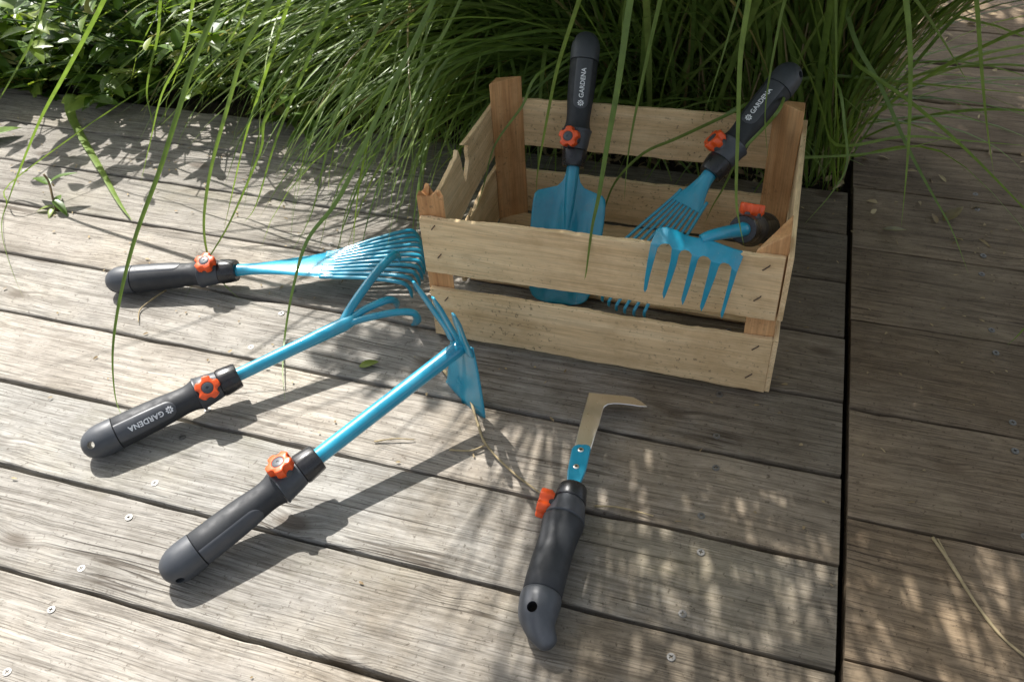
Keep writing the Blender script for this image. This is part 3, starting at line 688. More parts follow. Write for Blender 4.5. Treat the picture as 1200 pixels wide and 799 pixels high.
# --- hand rake hooked over the front slat
axd = Vector((.14, .80, -.55)).normalized(); P1 = Vector((-.1795, .168, .2605)); P0 = P1 + axd * .2288
mw = tool_matrix(P0, P1, Vector((.02, .45, .8)))
hr = thing('hand_rake', 'blue five tined hand rake hooked over the front of the crate', 'hand rake', mw)
handle(hr, R(0), R(95), R(95), text=False, spin=.45)
iv = mw.inverted(); zf = Vector((0, 0, .208))
q = bez([Vector((0, 0, .220)), Vector((0, 0, .231)), iv @ Vector((-.1900, .157, .2640)), iv @ Vector((-.2050, .142, .2690)), iv @ Vector((-.2200, .128, .2715)), iv @ Vector((-.2290, .1215, .2690))], 8)
n = len(q); shaft(hr, q, [.0105 - .0035 * (i / n) for i in range(n)])
OUT = [(-0.2881, 0.1208, 0.2778), (-0.2922, 0.1016, 0.2679), (-0.295, 0.099, 0.2399), (-0.2972, 0.099, 0.2097), (-0.2981, 0.099, 0.1895), (-0.2961, 0.099, 0.1838), (-0.2934, 0.099, 0.1905), (-0.2904, 0.099, 0.2155), (-0.286, 0.099, 0.2431), (-0.2825, 0.0991, 0.2639), (-0.2786, 0.101, 0.2695), (-0.2732, 0.1016, 0.2714), (-0.2675, 0.1011, 0.2715), (-0.2641, 0.0994, 0.267), (-0.2646, 0.099, 0.2472), (-0.2684, 0.099, 0.2154), (-0.2721, 0.099, 0.1872), (-0.2698, 0.099, 0.1768), (-0.2673, 0.099, 0.1851), (-0.2614, 0.099, 0.2123), (-0.2562, 0.099, 0.24), (-0.2541, 0.099, 0.2592), (-0.2513, 0.1005, 0.2643), (-0.2472, 0.1024, 0.265), (-0.2416, 0.1022, 0.2641), (-0.2376, 0.0997, 0.2603), (-0.2394, 0.099, 0.2404), (-0.2428, 0.099, 0.21), (-0.2461, 0.099, 0.1818), (-0.2436, 0.099, 0.1714), (-0.2408, 0.099, 0.1814), (-0.2359, 0.099, 0.2084), (-0.2313, 0.099, 0.2376), (-0.2292, 0.099, 0.2539), (-0.2264, 0.0996, 0.2597), (-0.2223, 0.1004, 0.2613), (-0.2167, 0.1005, 0.2601), (-0.2124, 0.0991, 0.2556), (-0.2142, 0.099, 0.2336), (-0.2173, 0.099, 0.2032), (-0.2201, 0.099, 0.1749), (-0.2176, 0.099, 0.1652), (-0.2149, 0.099, 0.1745), (-0.2093, 0.099, 0.2033), (-0.2044, 0.099, 0.2297), (-0.2016, 0.099, 0.2477), (-0.1994, 0.0993, 0.2536), (-0.1953, 0.1004, 0.255), (-0.1898, 0.1004, 0.2539), (-0.1853, 0.0991, 0.2494), (-0.1861, 0.099, 0.2304), (-0.189, 0.099, 0.1969), (-0.1918, 0.099, 0.167), (-0.1892, 0.099, 0.1581), (-0.1873, 0.099, 0.168), (-0.1826, 0.099, 0.2059), (-0.1776, 0.099, 0.2437), (-0.1721, 0.1221, 0.2566), (-0.1753, 0.123, 0.2601), (-0.1865, 0.1222, 0.2624), (-0.197, 0.123, 0.2647), (-0.2115, 0.123, 0.2686), (-0.2262, 0.123, 0.2716), (-0.2372, 0.122, 0.2718), (-0.2497, 0.123, 0.2722), (-0.2614, 0.123, 0.2781), (-0.2721, 0.123, 0.281), (-0.2807, 0.123, 0.2806), (-0.2863, 0.123, 0.2785)]
V, F = prism([Vector(p) for p in OUT], Vector((0, -1, .15)).normalized(), .0028)
o = bevel(obj('rake_head', V, F, M_blue, hr, sharp=40), .0007, 2, 30)
# --- hook bladed weeding knife on the deck
zs = .0265
SP = [(-.3425, -.1291), (-.341, -.1400), (-.3410, -.1526), (-.3412, -.1738), (-.3415, -.2021), (-.3422, -.2354), (-.3411, -.2703), (-.3402, -.2890)]
kmw = Matrix.Translation((-.341, -.21, .0))
kn = thing('weeding_knife', 'dark handled weeding knife with a hooked steel blade lying on the deck', 'weeding knife', kmw)
P = [Vector((x, y, zs)) for x, y in SP]
def seg(name, pts, rad, m, flat=1.0, sh=50, parent=kn, segs=36):
    V, F = tube(pts, rad, segs, Vector((0, 0, 1)), flat=flat); return obj(name, V, F, m, parent, sharp=sh)
def along(y): return Vector((float(np.interp(-y, [-p[1] for p in SP], [p[0] for p in SP])), y, zs))
seg('collar', [along(-.128), along(-.1285), along(-.132), along(-.148), along(-.150)], [.015, .0185, .0200, .0215, .0205], M_blk)
seg('connector', [along(-.1502), along(-.152), along(-.162), along(-.172), along(-.178), along(-.1795)], [.0195, .0210, .0232, .0255, .0268, .0255], M_cap)
q = [along(-.1797), along(-.181), along(-.186), along(-.196), along(-.208), along(-.225), along(-.245), along(-.265), along(-.2815), along(-.2825)]
seg('grip', q, [.0258, .0268, .0268, .0252, .0240, .0236, .0240, .0242, .0238, .0228], M_rub, .95)
# pommel: bends down to a blunt hook
q = bez([Vector((-.3404, -.2829, zs)), Vector((-.3400, -.2930, zs)), Vector((-.3380, -.3080, zs)), Vector((-.3310, -.3230, zs - .001)), Vector((-.3205, -.3340, .0215)), Vector((-.3150, -.3400, .0185))], 5)
n = len(q); rr = [float(np.interp(i / (n - 1), [0, .06, .2, .42, .58, .74, .90, .97, 1.0], [.0232, .0246, .0250, .0232, .0186, .0140, .0104, .0072, .0028])) for i in range(n)]
pm = seg('pommel', q, rr, M_cap, .95, 60)
mwi = wmat(pm).inverted(); c = Vector((-.3432, -.3045, zs)); ax = Vector((-.02, -.30, .95)).normalized()
V, F = tube([mwi @ (c - ax * .06), mwi @ (c + ax * .06)], [.0062, .0062], 20); cut(pm, V, F)
kroot = thing('tmp', None, None, tool_matrix(Vector((-.3411, -.1615 - .1675, zs)), Vector((-.3411, .05, zs)), Vector((-1, 0, .12))))
knob(kroot, 0.0, .1675, r0=.0235, size=.0195, spin=.0, depth=.0145)
V2, F2 = tube([Vector((.010, 0, .1675)), Vector((.0250, 0, .1675))], [.0150, .0145], 28, Vector((0, 0, 1)))
bo = obj('knob_boss', V2, F2, M_blk, kroot, sharp=40, world=False)
for ch in list(kroot.children):
    mm = wmat(ch); ch.parent = kn; ch.matrix_basis = wmat(kn).inverted() @ mm
bpy.data.objects.remove(kroot)
BLD = [(-.3572, -.0625), (-.3590, -.03), (-.3601, .0019), (-.3624, .0453), (-.3574, .0462), (-.328, .0507), (-.310, .0533), (-.2976, .0536), (-.2847, .0476), (-.2741, .0374), (-.2846, .0343), (-.298, .0335), (-.3119, .0316), (-.3215, .0292), (-.3293, .0256), (-.3330, .0205), (-.3342, .016), (-.3335, -.0139), (-.3343, -.0292), (-.3345, -.060), (-.340, -.075)]
V, F = prism([Vector((x, y, .0235 - (.006 if y > .03 else 0) * min(1, (y - .03) / .02 if y > .03 else 0))) for x, y in BLD], Vector((-.03, -.10, 1)).normalized(), .0022)
bevel(obj('hook_blade', V, F, M_steel, kn, sharp=30), .0009, 1)
TNG = [(-.3500, -.1330), (-.3562, -.1029), (-.3595, -.067), (-.3575, -.0605), (-.3525, -.0570), (-.3433, -.0547), (-.3375, -.0552), (-.3345, -.0585), (-.3325, -.0958), (-.3360, -.1330)]
V, F = prism([Vector((x, y, .0215)) for x, y in TNG], Vector((0, 0, 1)), .0072)
tg = bevel(obj('tang', V, F, M_blue, kn, sharp=30), .0022, 3)
for x, y in ((-.3469, -.0663), (-.3462, -.0948)):
    V, F = tube([Vector((x, y, .0275)), Vector((x, y, .0292)), Vector((x, y, .0298)), Vector((x, y, .0298)), Vector((x, y, .0290))], [.0040, .0040, .0030, .0016, .0012], 16, Vector((1, 0, 0)))
    obj('rivet', V, F, M_steel, tg, sharp=40)

# ------------------------------------------------------------------ plants
class Blades:
    def __init__(self, seed): self.V = []; self.F = []; self.T = []; self.r = random.Random(seed)
    def add(self, pts, width, tint, side=None, fold=.25, twist=0.0, base=.45):
        n = len(pts); r = self.r; b = len(self.V)
        tw0 = r.uniform(-.5, .5); dry = r.uniform(.6, .97) if r.random() < .55 else .99
        for i, p in enumerate(pts):
            f = i / (n - 1); t = pts[min(i + 1, n - 1)] - pts[max(i - 1, 0)]
            s = side if side is not None else t.cross(Vector((0, 0, 1)))
            if s.length < 1e-5: s = Vector((1, 0, 0))
            s = (s - t * (s.dot(t) / max(t.length_squared, 1e-9))).normalized(); nrm = s.cross(t).normalized()
            a = tw0 + twist * f; s2 = s * math.cos(a) + nrm * math.sin(a); n2 = nrm * math.cos(a) - s * math.sin(a)
            w_ = width * .5 * ((base + (1 - base) * min(1, f / .25)) * (1 - max(0, (f - .35) / .65) ** 1.6) + .02)
            self.V += [p - s2 * w_, p + n2 * w_ * fold, p + s2 * w_]; self.T += [tint + (max(0, f - dry) / (1 - dry)) * (.97 - tint), min(.99, tint + .10 * (1 - f)), tint + (max(0, f - dry) / (1 - dry)) * (.97 - tint)]
        for i in range(n - 1):
            a = b + i * 3; self.F += [(a, a + 1, a + 4, a + 3), (a + 1, a + 2, a + 5, a + 4)]
    def leaf(self, p, d, up, L, W, tint, curl=.25):
        """broad leaf: pointed oval folded on its midrib"""
        b = len(self.V); d = d.normalized(); s = d.cross(up).normalized(); u = s.cross(d); n = 7
        for i in range(n + 1):
            f = i / n; w_ = W * .5 * math.sin(math.pi * min(1, f ** .75)) ** .85 + .0003; c = p + d * (L * f) - u * (curl * L * f * f)
            self.V += [c - s * w_ + u * w_ * .3, c, c + s * w_ + u * w_ * .3]; self.T += [tint] * 3
        for i in range(n):
            a = b + i * 3; self.F += [(a, a + 1, a + 4, a + 3), (a + 1, a + 2, a + 5, a + 4)]
    def build(self, name, m, parent):
        iv = wmat(parent).inverted() if parent else Matrix()
        me = bpy.data.meshes.new(name); me.from_pydata([tuple(iv @ v) for v in self.V], [], self.F); me.update()
        at = me.attributes.new('tint', 'FLOAT', 'POINT'); at.data.foreach_set('value', self.T)
        me.polygons.foreach_set('use_smooth', [True] * len(me.polygons)); me.materials.append(m)
        o = bpy.data.objects.new(name, me); C.objects.link(o); o.parent = parent; return o
def arc(r, root, azim, L, e0, e1, k=1.0, n=13, wander=.25):
    p = Vector(root); out = [p.copy()]; a = azim; da = r.uniform(-wander, wander) / n
    for i in range(n):
        f = (i + .5) / n; el = e0 + (e1 - e0) * f ** k; a += da
        p = p + Vector((math.cos(a) * math.cos(el), math.sin(a) * math.cos(el), math.sin(el))) * (L / n); out.append(p.copy())
    return out
def keep(pts, zones):
    for p in pts:
        if p.z < -.03: return False
        if (p - cam_p).length < .50: return False
        for zf_ in zones:
            if zf_(p): return False
    return True
def vis(p): return p.z < .36 + (.75 - p.y) * .48          # can stand inside the picture
Z_crate = lambda p: -.70 < p.x < -.04 and p.y < .50 and vis(p)
Z_front = lambda p: p.x <= -.70 and p.y < .20 and vis(p)
Z_left = lambda p: p.x < -1.12 and p.y < .50 and vis(p)
Z_right = lambda p: p.x >= -.04 and p.y < .62 and vis(p)
ALLZ = (Z_crate, Z_front, Z_left, Z_right)
SUNLIT = lambda p: p.z > .25 and -1.75 < p.x - SHX * -p.z * -1 < 9 and False
def shadow(p): return p.x + SHX * p.z, p.y + SHY * p.z
def lit_zone(p):
    """boards the photograph shows in full sun"""
    x, y = shadow(p); return p.z > .05 and -1.75 < x < -.84 + (.06 - y) * .62 and -.8 < y < (.07 if x > -1.1 else .24)
def half_zone(p):
    """boards crossed by scattered streaks of shade"""
    x, y = shadow(p); return p.z > .05 and x < -.22 and -.8 < y < .05
def clump(root_xy, spread, jobs, seed, label, name='ornamental_grass', heroes=(), zones=ALLZ, stems=0, cat='grass'):
    r = random.Random(seed); B = Blades(seed)
    t = thing(name, label, cat, Matrix.Translation((*root_xy, -.03)))
    for (n, a0, a1, L0, L1, e0a, e0b, e1a, e1b, w0, w1, kk, litfree) in jobs:
        made = 0; tries = 0
        while made < n and tries < n * 14:
            tries += 1
            rt = Vector((root_xy[0] + r.gauss(0, spread), root_xy[1] + r.gauss(0, spread * .7), -.03))
            if rt.y < .70 or rt.x > -.01: continue
            a = R(r.uniform(a0, a1)); p = arc(r, rt, a, r.uniform(L0, L1), R(r.uniform(e0a, e0b)), R(r.uniform(e1a, e1b)), kk * r.uniform(.8, 1.25))
            if not keep(p, zones): continue
            if any(lit_zone(q) for q in p) and r.random() > .035: continue
            if litfree and any(half_zone(q) for q in p) and r.random() > litfree: continue
            tn = min(.99, max(0, r.gauss(.42, .20))); tn = .93 if r.random() < .03 else tn
            B.add(p, r.uniform(w0, w1), tn, fold=r.uniform(.1, .4), twist=r.uniform(-.9, .9)); made += 1
    for pts, wd in heroes:
        P_ = [Vector(q) for q in pts]; d0 = (P_[0] - P_[1]).normalized()
        ap = P_[0] + d0 * .10 + Vector((0, .05, .05))
        rt = Vector((root_xy[0] + r.gauss(0, spread), max(.72, root_xy[1] + r.gauss(0, spread * .6)), -.03))
        if (P_[0] - rt).length < .35 or P_[0].z < .33: full = bez([rt, (rt + P_[0]) / 2 + Vector((0, .02, .10))] + P_, 5)
        else: full = bez([rt, rt * .62 + ap * .38 + Vector((0, .03, ap.z * .42)), ap * .85 + rt * .15 + Vector((0, .02, .10)), ap] + P_, 5)
        mid = P_[len(P_) // 2]; t_ = P_[-1] - P_[0]; side = t_.cross((cam_p - mid))
        B.add(full, wd * .80, r.uniform(.15, .62), side=side.normalized(), fold=.25, twist=r.uniform(-.3, .3), base=.7)
    B.build('leaves', M_grass, t)
    if stems:
        S = Blades(seed + 50)
        for _ in range(stems):
            rt = Vector((root_xy[0] + r.gauss(0, spread), max(.71, root_xy[1] + r.gauss(0, spread * .6)), -.03))
            if rt.x > -.01: continue
            p = arc(r, rt, R(r.uniform(0, 360)), r.uniform(.22, .7), R(r.uniform(74, 90)), R(r.uniform(45, 88)), 1.2, 8)
            if keep(p, zones): S.add(p, r.uniform(.002, .0055), r.uniform(.2, .9), fold=.5)
        S.build('dry_stems', M_straw, t)
    return t
HB = [
([(-1.29,0.42,0.45),(-1.322,0.402,0.393),(-1.422,0.365,0.27),(-1.479,0.345,0.203),(-1.521,0.331,0.15),(-1.598,0.306,0.043),(-1.607,0.273,0.008),(-1.558,0.194,0.008)],0.012),
([(-0.937,0.38,0.489),(-0.953,0.354,0.443),(-0.994,0.314,0.375),(-1.023,0.27,0.291),(-1.055,0.221,0.192),(-1.07,0.181,0.104),(-1.057,0.152,0.043),(-1.025,0.134,0.018),(-0.991,0.118,0.008)],0.01),
([(-0.971,0.3,0.517),(-0.98,0.265,0.477),(-1.002,0.205,0.412),(-1.02,0.135,0.333),(-1.032,0.089,0.28),(-1.053,0.024,0.207),(-1.063,-0.028,0.146),(-1.065,-0.073,0.093),(-1.059,-0.106,0.055),(-1.043,-0.139,0.02),(-1.018,-0.162,0.008)],0.01),
([(-0.673,0.4,0.487),(-0.702,0.344,0.413),(-0.738,0.286,0.338),(-0.796,0.191,0.206),(-0.843,0.143,0.144),(-0.861,0.101,0.079),(-0.87,0.059,0.01),(-0.834,-0.016,0.008),(-0.799,-0.072,0.008)],0.011),
([(-0.438,0.36,0.531),(-0.451,0.355,0.483),(-0.482,0.347,0.382),(-0.501,0.339,0.286),(-0.516,0.333,0.199),(-0.52,0.33,0.154)],0.01),
([(-0.344,0.22,0.59),(-0.35,0.207,0.552),(-0.356,0.174,0.453),(-0.364,0.15,0.374),(-0.37,0.132,0.309),(-0.376,0.12,0.265),(-0.38,0.104,0.202),(-0.382,0.1,0.187)],0.011),
([(-0.325,0.35,0.543),(-0.334,0.343,0.498),(-0.35,0.326,0.389),(-0.364,0.311,0.276),(-0.367,0.3,0.185)],0.01),
([(-0.21,0.2,0.607),(-0.209,0.193,0.569),(-0.21,0.181,0.504),(-0.202,0.166,0.416),(-0.193,0.151,0.324),(-0.184,0.145,0.286),(-0.173,0.14,0.25)],0.009),
([(-0.166,0.42,0.504),(-0.172,0.414,0.469),(-0.176,0.401,0.387),(-0.175,0.391,0.313),(-0.16,0.38,0.237)],0.007),
([(-0.229,0.45,0.5),(-0.237,0.443,0.451),(-0.252,0.431,0.364),(-0.269,0.42,0.276)],0.01),
([(-0.108,0.45,0.509),(-0.102,0.45,0.472),(-0.079,0.45,0.341),(-0.064,0.45,0.232)],0.008),
([(-0.052,0.22,0.61),(-0.038,0.215,0.574),(-0.02,0.206,0.511),(-0.003,0.195,0.425),(0.007,0.188,0.361),(0.016,0.18,0.29)],0.01),
([(0.054,0.4,0.54),(0.069,0.403,0.506),(0.103,0.41,0.403),(0.132,0.415,0.319),(0.162,0.42,0.241)],0.01),
([(-0.03,0.6,0.47),(0.026,0.63,0.408),(0.089,0.665,0.326),(0.155,0.7,0.234)],0.012),
([(-0.058,0.62,0.348),(-0.004,0.577,0.284),(0.049,0.529,0.211),(0.093,0.493,0.158),(0.138,0.457,0.107),(0.176,0.42,0.049)],0.01),
([(-0.035,0.6,0.299),(0.059,0.552,0.262),(0.139,0.508,0.22),(0.23,0.453,0.163),(0.283,0.42,0.13)],0.009),
([(-0.074,0.55,0.297),(-0.05,0.504,0.24),(-0.038,0.468,0.193),(-0.055,0.438,0.156),(-0.088,0.4,0.118)],0.006),
([(-0.2,0.46,0.293),(-0.299,0.432,0.235),(-0.359,0.416,0.203),(-0.402,0.401,0.149),(-0.42,0.388,0.088),(-0.429,0.38,0.049)],0.007),
([(-0.154,0.42,0.312),(-0.174,0.402,0.283),(-0.202,0.381,0.248),(-0.22,0.357,0.199),(-0.234,0.342,0.168),(-0.242,0.33,0.142)],0.007),
([(-0.546,0.5,0.295),(-0.576,0.451,0.245),(-0.611,0.399,0.195),(-0.62,0.354,0.141),(-0.629,0.32,0.101)],0.006),
([(-0.287,0.6,0.136),(-0.197,0.6,0.112),(-0.132,0.6,0.114),(-0.074,0.6,0.122),(0.004,0.6,0.14),(0.074,0.6,0.164),(0.131,0.6,0.192)],0.008),
([(-0.181,0.7,0.2),(-0.123,0.706,0.215),(-0.066,0.712,0.225),(0.062,0.725,0.219),(0.167,0.736,0.213),(0.294,0.75,0.207)],0.009),
([(-0.261,0.8,0.265),(-0.153,0.789,0.175),(-0.022,0.777,0.145),(0.127,0.764,0.152),(0.277,0.75,0.122)],0.008),
([(-0.049,0.62,0.138),(0.058,0.613,0.174),(0.151,0.607,0.182),(0.259,0.6,0.189)],0.007),
([(0.241,0.25,0.185),(0.232,0.271,0.076),(0.223,0.28,0.031)],0.006),
([(-0.386,0.4,0.508),(-0.395,0.4,0.456),(-0.397,0.4,0.416),(-0.399,0.4,0.38)],0.005),
([(-1.708,0.63,0.026),(-1.71,0.615,0.047),(-1.711,0.594,0.023),(-1.661,0.546,0.008),(-1.499,0.415,0.008),(-1.377,0.315,0.008),(-1.314,0.269,0.008)],0.03),
([(-1.569,0.55,0.365),(-1.631,0.511,0.251),(-1.687,0.487,0.181),(-1.745,0.466,0.116),(-1.79,0.45,0.068)],0.009),
([(-1.198,0.5,0.395),(-1.238,0.46,0.277),(-1.294,0.433,0.196),(-1.338,0.403,0.094),(-1.373,0.38,0.012)],0.008),
([(-0.997,0.5,0.41),(-1.04,0.453,0.3),(-1.077,0.417,0.212),(-1.108,0.388,0.134),(-1.143,0.35,0.027),(-1.123,0.284,0.008)],0.009),
([(-0.907,0.48,0.425),(-0.94,0.436,0.334),(-0.987,0.391,0.236),(-1.022,0.356,0.156),(-1.06,0.316,0.055),(-1.088,0.3,0.018)],0.009),
([(-0.81,0.5,0.424),(-0.849,0.445,0.322),(-0.899,0.395,0.228),(-0.922,0.355,0.143),(-0.946,0.316,0.054),(-0.962,0.244,0.008)],0.01),
([(-1.025,0.42,0.216),(-1.053,0.357,0.142),(-1.093,0.273,0.041),(-1.101,0.185,0.008),(-1.082,0.091,0.008)],0.006),
([(-0.727,0.5,0.34),(-0.795,0.442,0.249),(-0.851,0.381,0.137),(-0.889,0.337,0.049),(-0.872,0.255,0.008)],0.008),
([(-0.699,0.5,0.311),(-0.761,0.431,0.225),(-0.812,0.367,0.134),(-0.838,0.309,0.04),(-0.813,0.207,0.008)],0.008),
([(-1.561,0.3,0.066),(-1.598,0.257,0.008),(-1.544,0.183,0.008),(-1.452,0.1,0.008),(-1.355,0.024,0.008)],0.003),
([(-1.357,0.6,0.344),(-1.378,0.568,0.249),(-1.405,0.546,0.182),(-1.421,0.53,0.13),(-1.416,0.514,0.079),(-1.409,0.5,0.036)],0.008),
([(-1.144,0.6,0.36),(-1.213,0.563,0.249),(-1.288,0.536,0.176),(-1.35,0.514,0.107),(-1.395,0.5,0.069)],0.007)]
def HX(lo, hi): return [q for q in HB if lo <= q[0][0][0] < hi]
#        n   azimuth   length     start elev  end elev   width        curve  keep-lit
clump((-.40, .90), .10, [
    (480, 140, 262, .50, 1.10, 45, 88, -85, -20, .004, .012, .9, .3),
    (200, 80, 200, .5, .95, 50, 88, -70, -10, .005, .011, 1.0, .3),
    (200, 0, 360, .25, .6, 30, 88, -70, 30, .004, .009, 1.0, .3),
    (420, 180, 360, .9, 1.9, 62, 88, -45, 30, .006, .012, 1.3, .6)], 21,
    'dense clump of arching green grass just behind the trowel', heroes=HX(-.80, -.30), stems=150)
clump((-.10, .84), .07, [
    (26, 30, 110, .45, .95, 60, 88, -60, -10, .005, .010, .9, 0),
    (20, -50, 20, .45, .9, 50, 80, -50, 0, .005, .009, .9, 0),
    (150, 90, 270, .35, .8, 60, 89, -50, 60, .004, .009, 1.0, 0),
    (240, 80, 280, .30, .75, 76, 89, 50, 84, .003, .007, 1.0, 0),
    (460, 180, 360, .9, 1.6, 70, 88, -45, 25, .006, .012, 1.3, .3)], 22,
    'upright grass clump with bare brown stems at the edge of the deck boards by the crate corner', heroes=HX(-.30, 9), stems=420)
clump((-.78, 1.02), .09, [
    (520, 165, 300, .5, 1.1, 45, 86, -88, -30, .004, .013, .9, .3),
    (130, 215, 280, 1.3, 2.1, 68, 86, -25, 20, .006, .011, 1.1, 1.0),
    (130, 20, 170, .4, .8, 50, 88, -70, 0, .005, .009, 1.0, .3),
    (90, 180, 320, .3, .5, 35, 80, -50, 10, .008, .015, 1.0, .3),
    (260, 150, 300, .8, 1.45, 60, 88, -30, 30, .006, .012, 1.2, .4)], 23,
    'loose grass clump whose long tips trail over the leaf rake lying on the boards', heroes=HX(-1.1, -.80), stems=60)
clump((-1.32, 1.08), .10, [
    (90, 180, 330, .5, .95, 45, 85, -85, -30, .005, .011, .9, .3),
    (60, 20, 180, .4, .7, 50, 88, -60, 0, .006, .010, 1.0, .3),
    (240, 150, 390, .25, .5, 25, 80, -50, 10, .008, .015, 1.0, .3)], 24,
    'thin grass clump with a few long blades bending over the far left boards', heroes=HX(-9, -1.1), stems=20)

def bush(xy, rad, h_, n, seed, label, L0=.05, L1=.09, ratio=.42, name='leafy_plant', trunk=False, z0=-.03, zones=(Z_left, Z_front), lit=True, per=7, cat='plant'):
    r = random.Random(seed); B = Blades(seed); t = thing(name, label, cat, Matrix.Translation((*xy, z0)))
    SV = []; SF = []
    for _ in range(n):
        a = r.uniform(0, 2 * math.pi); q = r.random() ** .5
        rt = Vector((xy[0] + math.cos(a) * rad * .25 * q, xy[1] + math.sin(a) * rad * .25 * q, z0))
        if not trunk and rt.y < .70: rt.y = .70 + r.uniform(0, .05)
        p = arc(r, rt, a, h_ * r.uniform(.6, 1.15), R(r.uniform(50, 88)), R(r.uniform(-5, 55)), 1.0, 9)
        if not keep(p, zones): continue
        V, F = tube(p, [.0022 * (1 - .6 * i / len(p)) * (1 + h_) for i in range(len(p))], 5); b = len(SV); SV += V; SF += [tuple(i + b for i in f) for f in F]
        for k in range(per * (2 if trunk else 1)):
            i = r.randint(2, len(p) - 1); d = (p[i] - p[i - 1]).normalized(); aa = r.uniform(0, 6.28)
            out = Vector((math.cos(aa), math.sin(aa), r.uniform(-.2, .7))).normalized(); dd = (d * .35 + out).normalized(); c = p[i] + out * (.03 * r.random() if trunk else 0)
            LL = r.uniform(L0, L1)
            tip = c + dd * LL
            if any(zf_(tip) for zf_ in zones) or (lit and lit_zone(tip)): continue
            B.leaf(c, dd, Vector((r.uniform(-.5, .5), r.uniform(-.5, .5), 1)), LL, LL * ratio * r.uniform(.8, 1.2), min(.92, max(0, r.gauss(.52, .24))), r.uniform(.05, .45))
    B.build('foliage', M_broad, t); obj('stems', SV, SF, M_straw if trunk else M_broad, t)
    return t
bush((-2.00, .86), .26, .34, 60, 31, 'sunlit broad leaved plant at the far left edge of the boards', .06, .11, .36)
bush((-1.72, 1.02), .30, .52, 80, 32, 'bright green leafy plant right of the far left one behind the boards', .05, .09, .42)
bush((-1.48, .82), .24, .44, 70, 33, 'low leafy plant growing over the back edge of the boards', .04, .07, .40)
bush((-1.90, .74), .16, .20, 50, 37, 'low bright plant spilling over the far left board edge', .04, .08, .36)
bush((-1.16, .76), .18, .20, 50, 38, 'low dark plant at the foot of the loose grass clump', .05, .09, .26)
bush((-1.30, 1.30), .26, .36, 50, 34, 'shaded leafy plant standing behind the thin grass clump', .06, .10, .34)
bush((-2.45, 1.12), .3, .42, 60, 35, 'tall leafy plant in the upper left corner of the bed', .06, .11, .36)
# tall shrub up-sun: its crown hangs above the picture and dapples the right-hand boards
def shade_shrub(xy, crown_c, crown_r, n, seed, label, L0, L1, gate):
    r = random.Random(seed); B = Blades(seed); t = thing('tall_shrub', label, 'shrub', Matrix.Translation((*xy, -.05)))
    SV = []; SF = []
    base = Vector((*xy, -.05)); cc = Vector(crown_c)
    for k in range(9):
        e_ = cc + Vector((r.uniform(-1, 1) * crown_r[0] * .7, r.uniform(-1, 1) * crown_r[1] * .7, r.uniform(-.2, .8) * crown_r[2]))
        q = bez([base + Vector((r.uniform(-.04, .04), r.uniform(-.04, .04), 0)), base.lerp(e_, .35) + Vector((r.uniform(-.06, .06), r.uniform(0, .1), .12)), base.lerp(e_, .7) + Vector((0, 0, .06)), e_], 6)
        V, F = tube(q, [.013 * (1 - .8 * i / len(q)) for i in range(len(q))], 7); b = len(SV); SV += V; SF += [tuple(i + b for i in f) for f in F]
    cl = []
    while len(cl) < n // 22:
        v = Vector((r.uniform(-1, 1), r.uniform(-1, 1), r.uniform(-1, 1)))
        if v.length < 1: cl.append(cc + Vector((v.x * crown_r[0], v.y * crown_r[1], v.z * crown_r[2])))
    made = 0
    for c in cl:
        for _ in range(22):
            p = c + Vector((r.gauss(0, .07), r.gauss(0, .07), r.gauss(0, .06)))
            if vis(p) or lit_zone(p) or (p - cam_p).length < .6 or not gate(p, r): continue
            a = r.uniform(0, 6.28); LL = r.uniform(L0, L1)
            B.leaf(p, Vector((math.cos(a), math.sin(a), r.uniform(-.6, .3))), Vector((r.uniform(-.6, .6), r.uniform(-.6, .6), 1)), LL, LL * r.uniform(.3, .5), min(.9, max(0, r.gauss(.5, .2))), r.uniform(.05, .4)); made += 1
    B.build('crown', M_broad, t); obj('branches', SV, SF, M_straw, t)
def gate_right(p, r):
    """full shade right of the seam, looser towards the front and the knife"""
    x, y = shadow(p)
    if x > .0 and y > -.06: return r.random() < .97
    if x > -.25 and y > .0: return r.random() < .92
    gx, gy = p.x + SHX * (p.z - .3), p.y + SHY * (p.z - .3)
    if -1.5 < gx < -.52 and gy > .36: return r.random() < .10        # the arching grass itself stands in the sun
    if y > .0: return r.random() < .9
    return r.random() < (.13 if x > -.34 else .0)
shade_shrub((-1.15, 1.75), (-1.03, .98, 1.62), (.68, .72, .40), 11000, 41, 'tall leafy shrub behind the grass overhanging the boards', .038, .07, gate_right)
shade_shrub((-.55, 2.45), (-.45, 1.75, 1.45), (.62, .62, .36), 6500, 42, 'second tall leafy shrub farther back that shades the rear boards', .04, .075, lambda p, r: True)
bush((-2.12, .76), .16, .22, 55, 39, 'low leafy plant at the corner of the boards, leftmost of the edge plants', .04, .08, .34)
bush((-1.66, .745), .16, .16, 55, 40, 'small pale green plant on the board edge above the lying strap leaf', .03, .07, .38)
clump((.42, 1.95), .16, [
    (260, 150, 330, .5, 1.0, 40, 85, -60, -5, .005, .011, .9, 0),
    (160, 60, 360, .4, .8, 55, 88, -40, 20, .005, .010, 1.0, 0)], 25,
    'grass clump hanging into the upper right corner behind the right hand boards', zones=(Z_right,), stems=60)

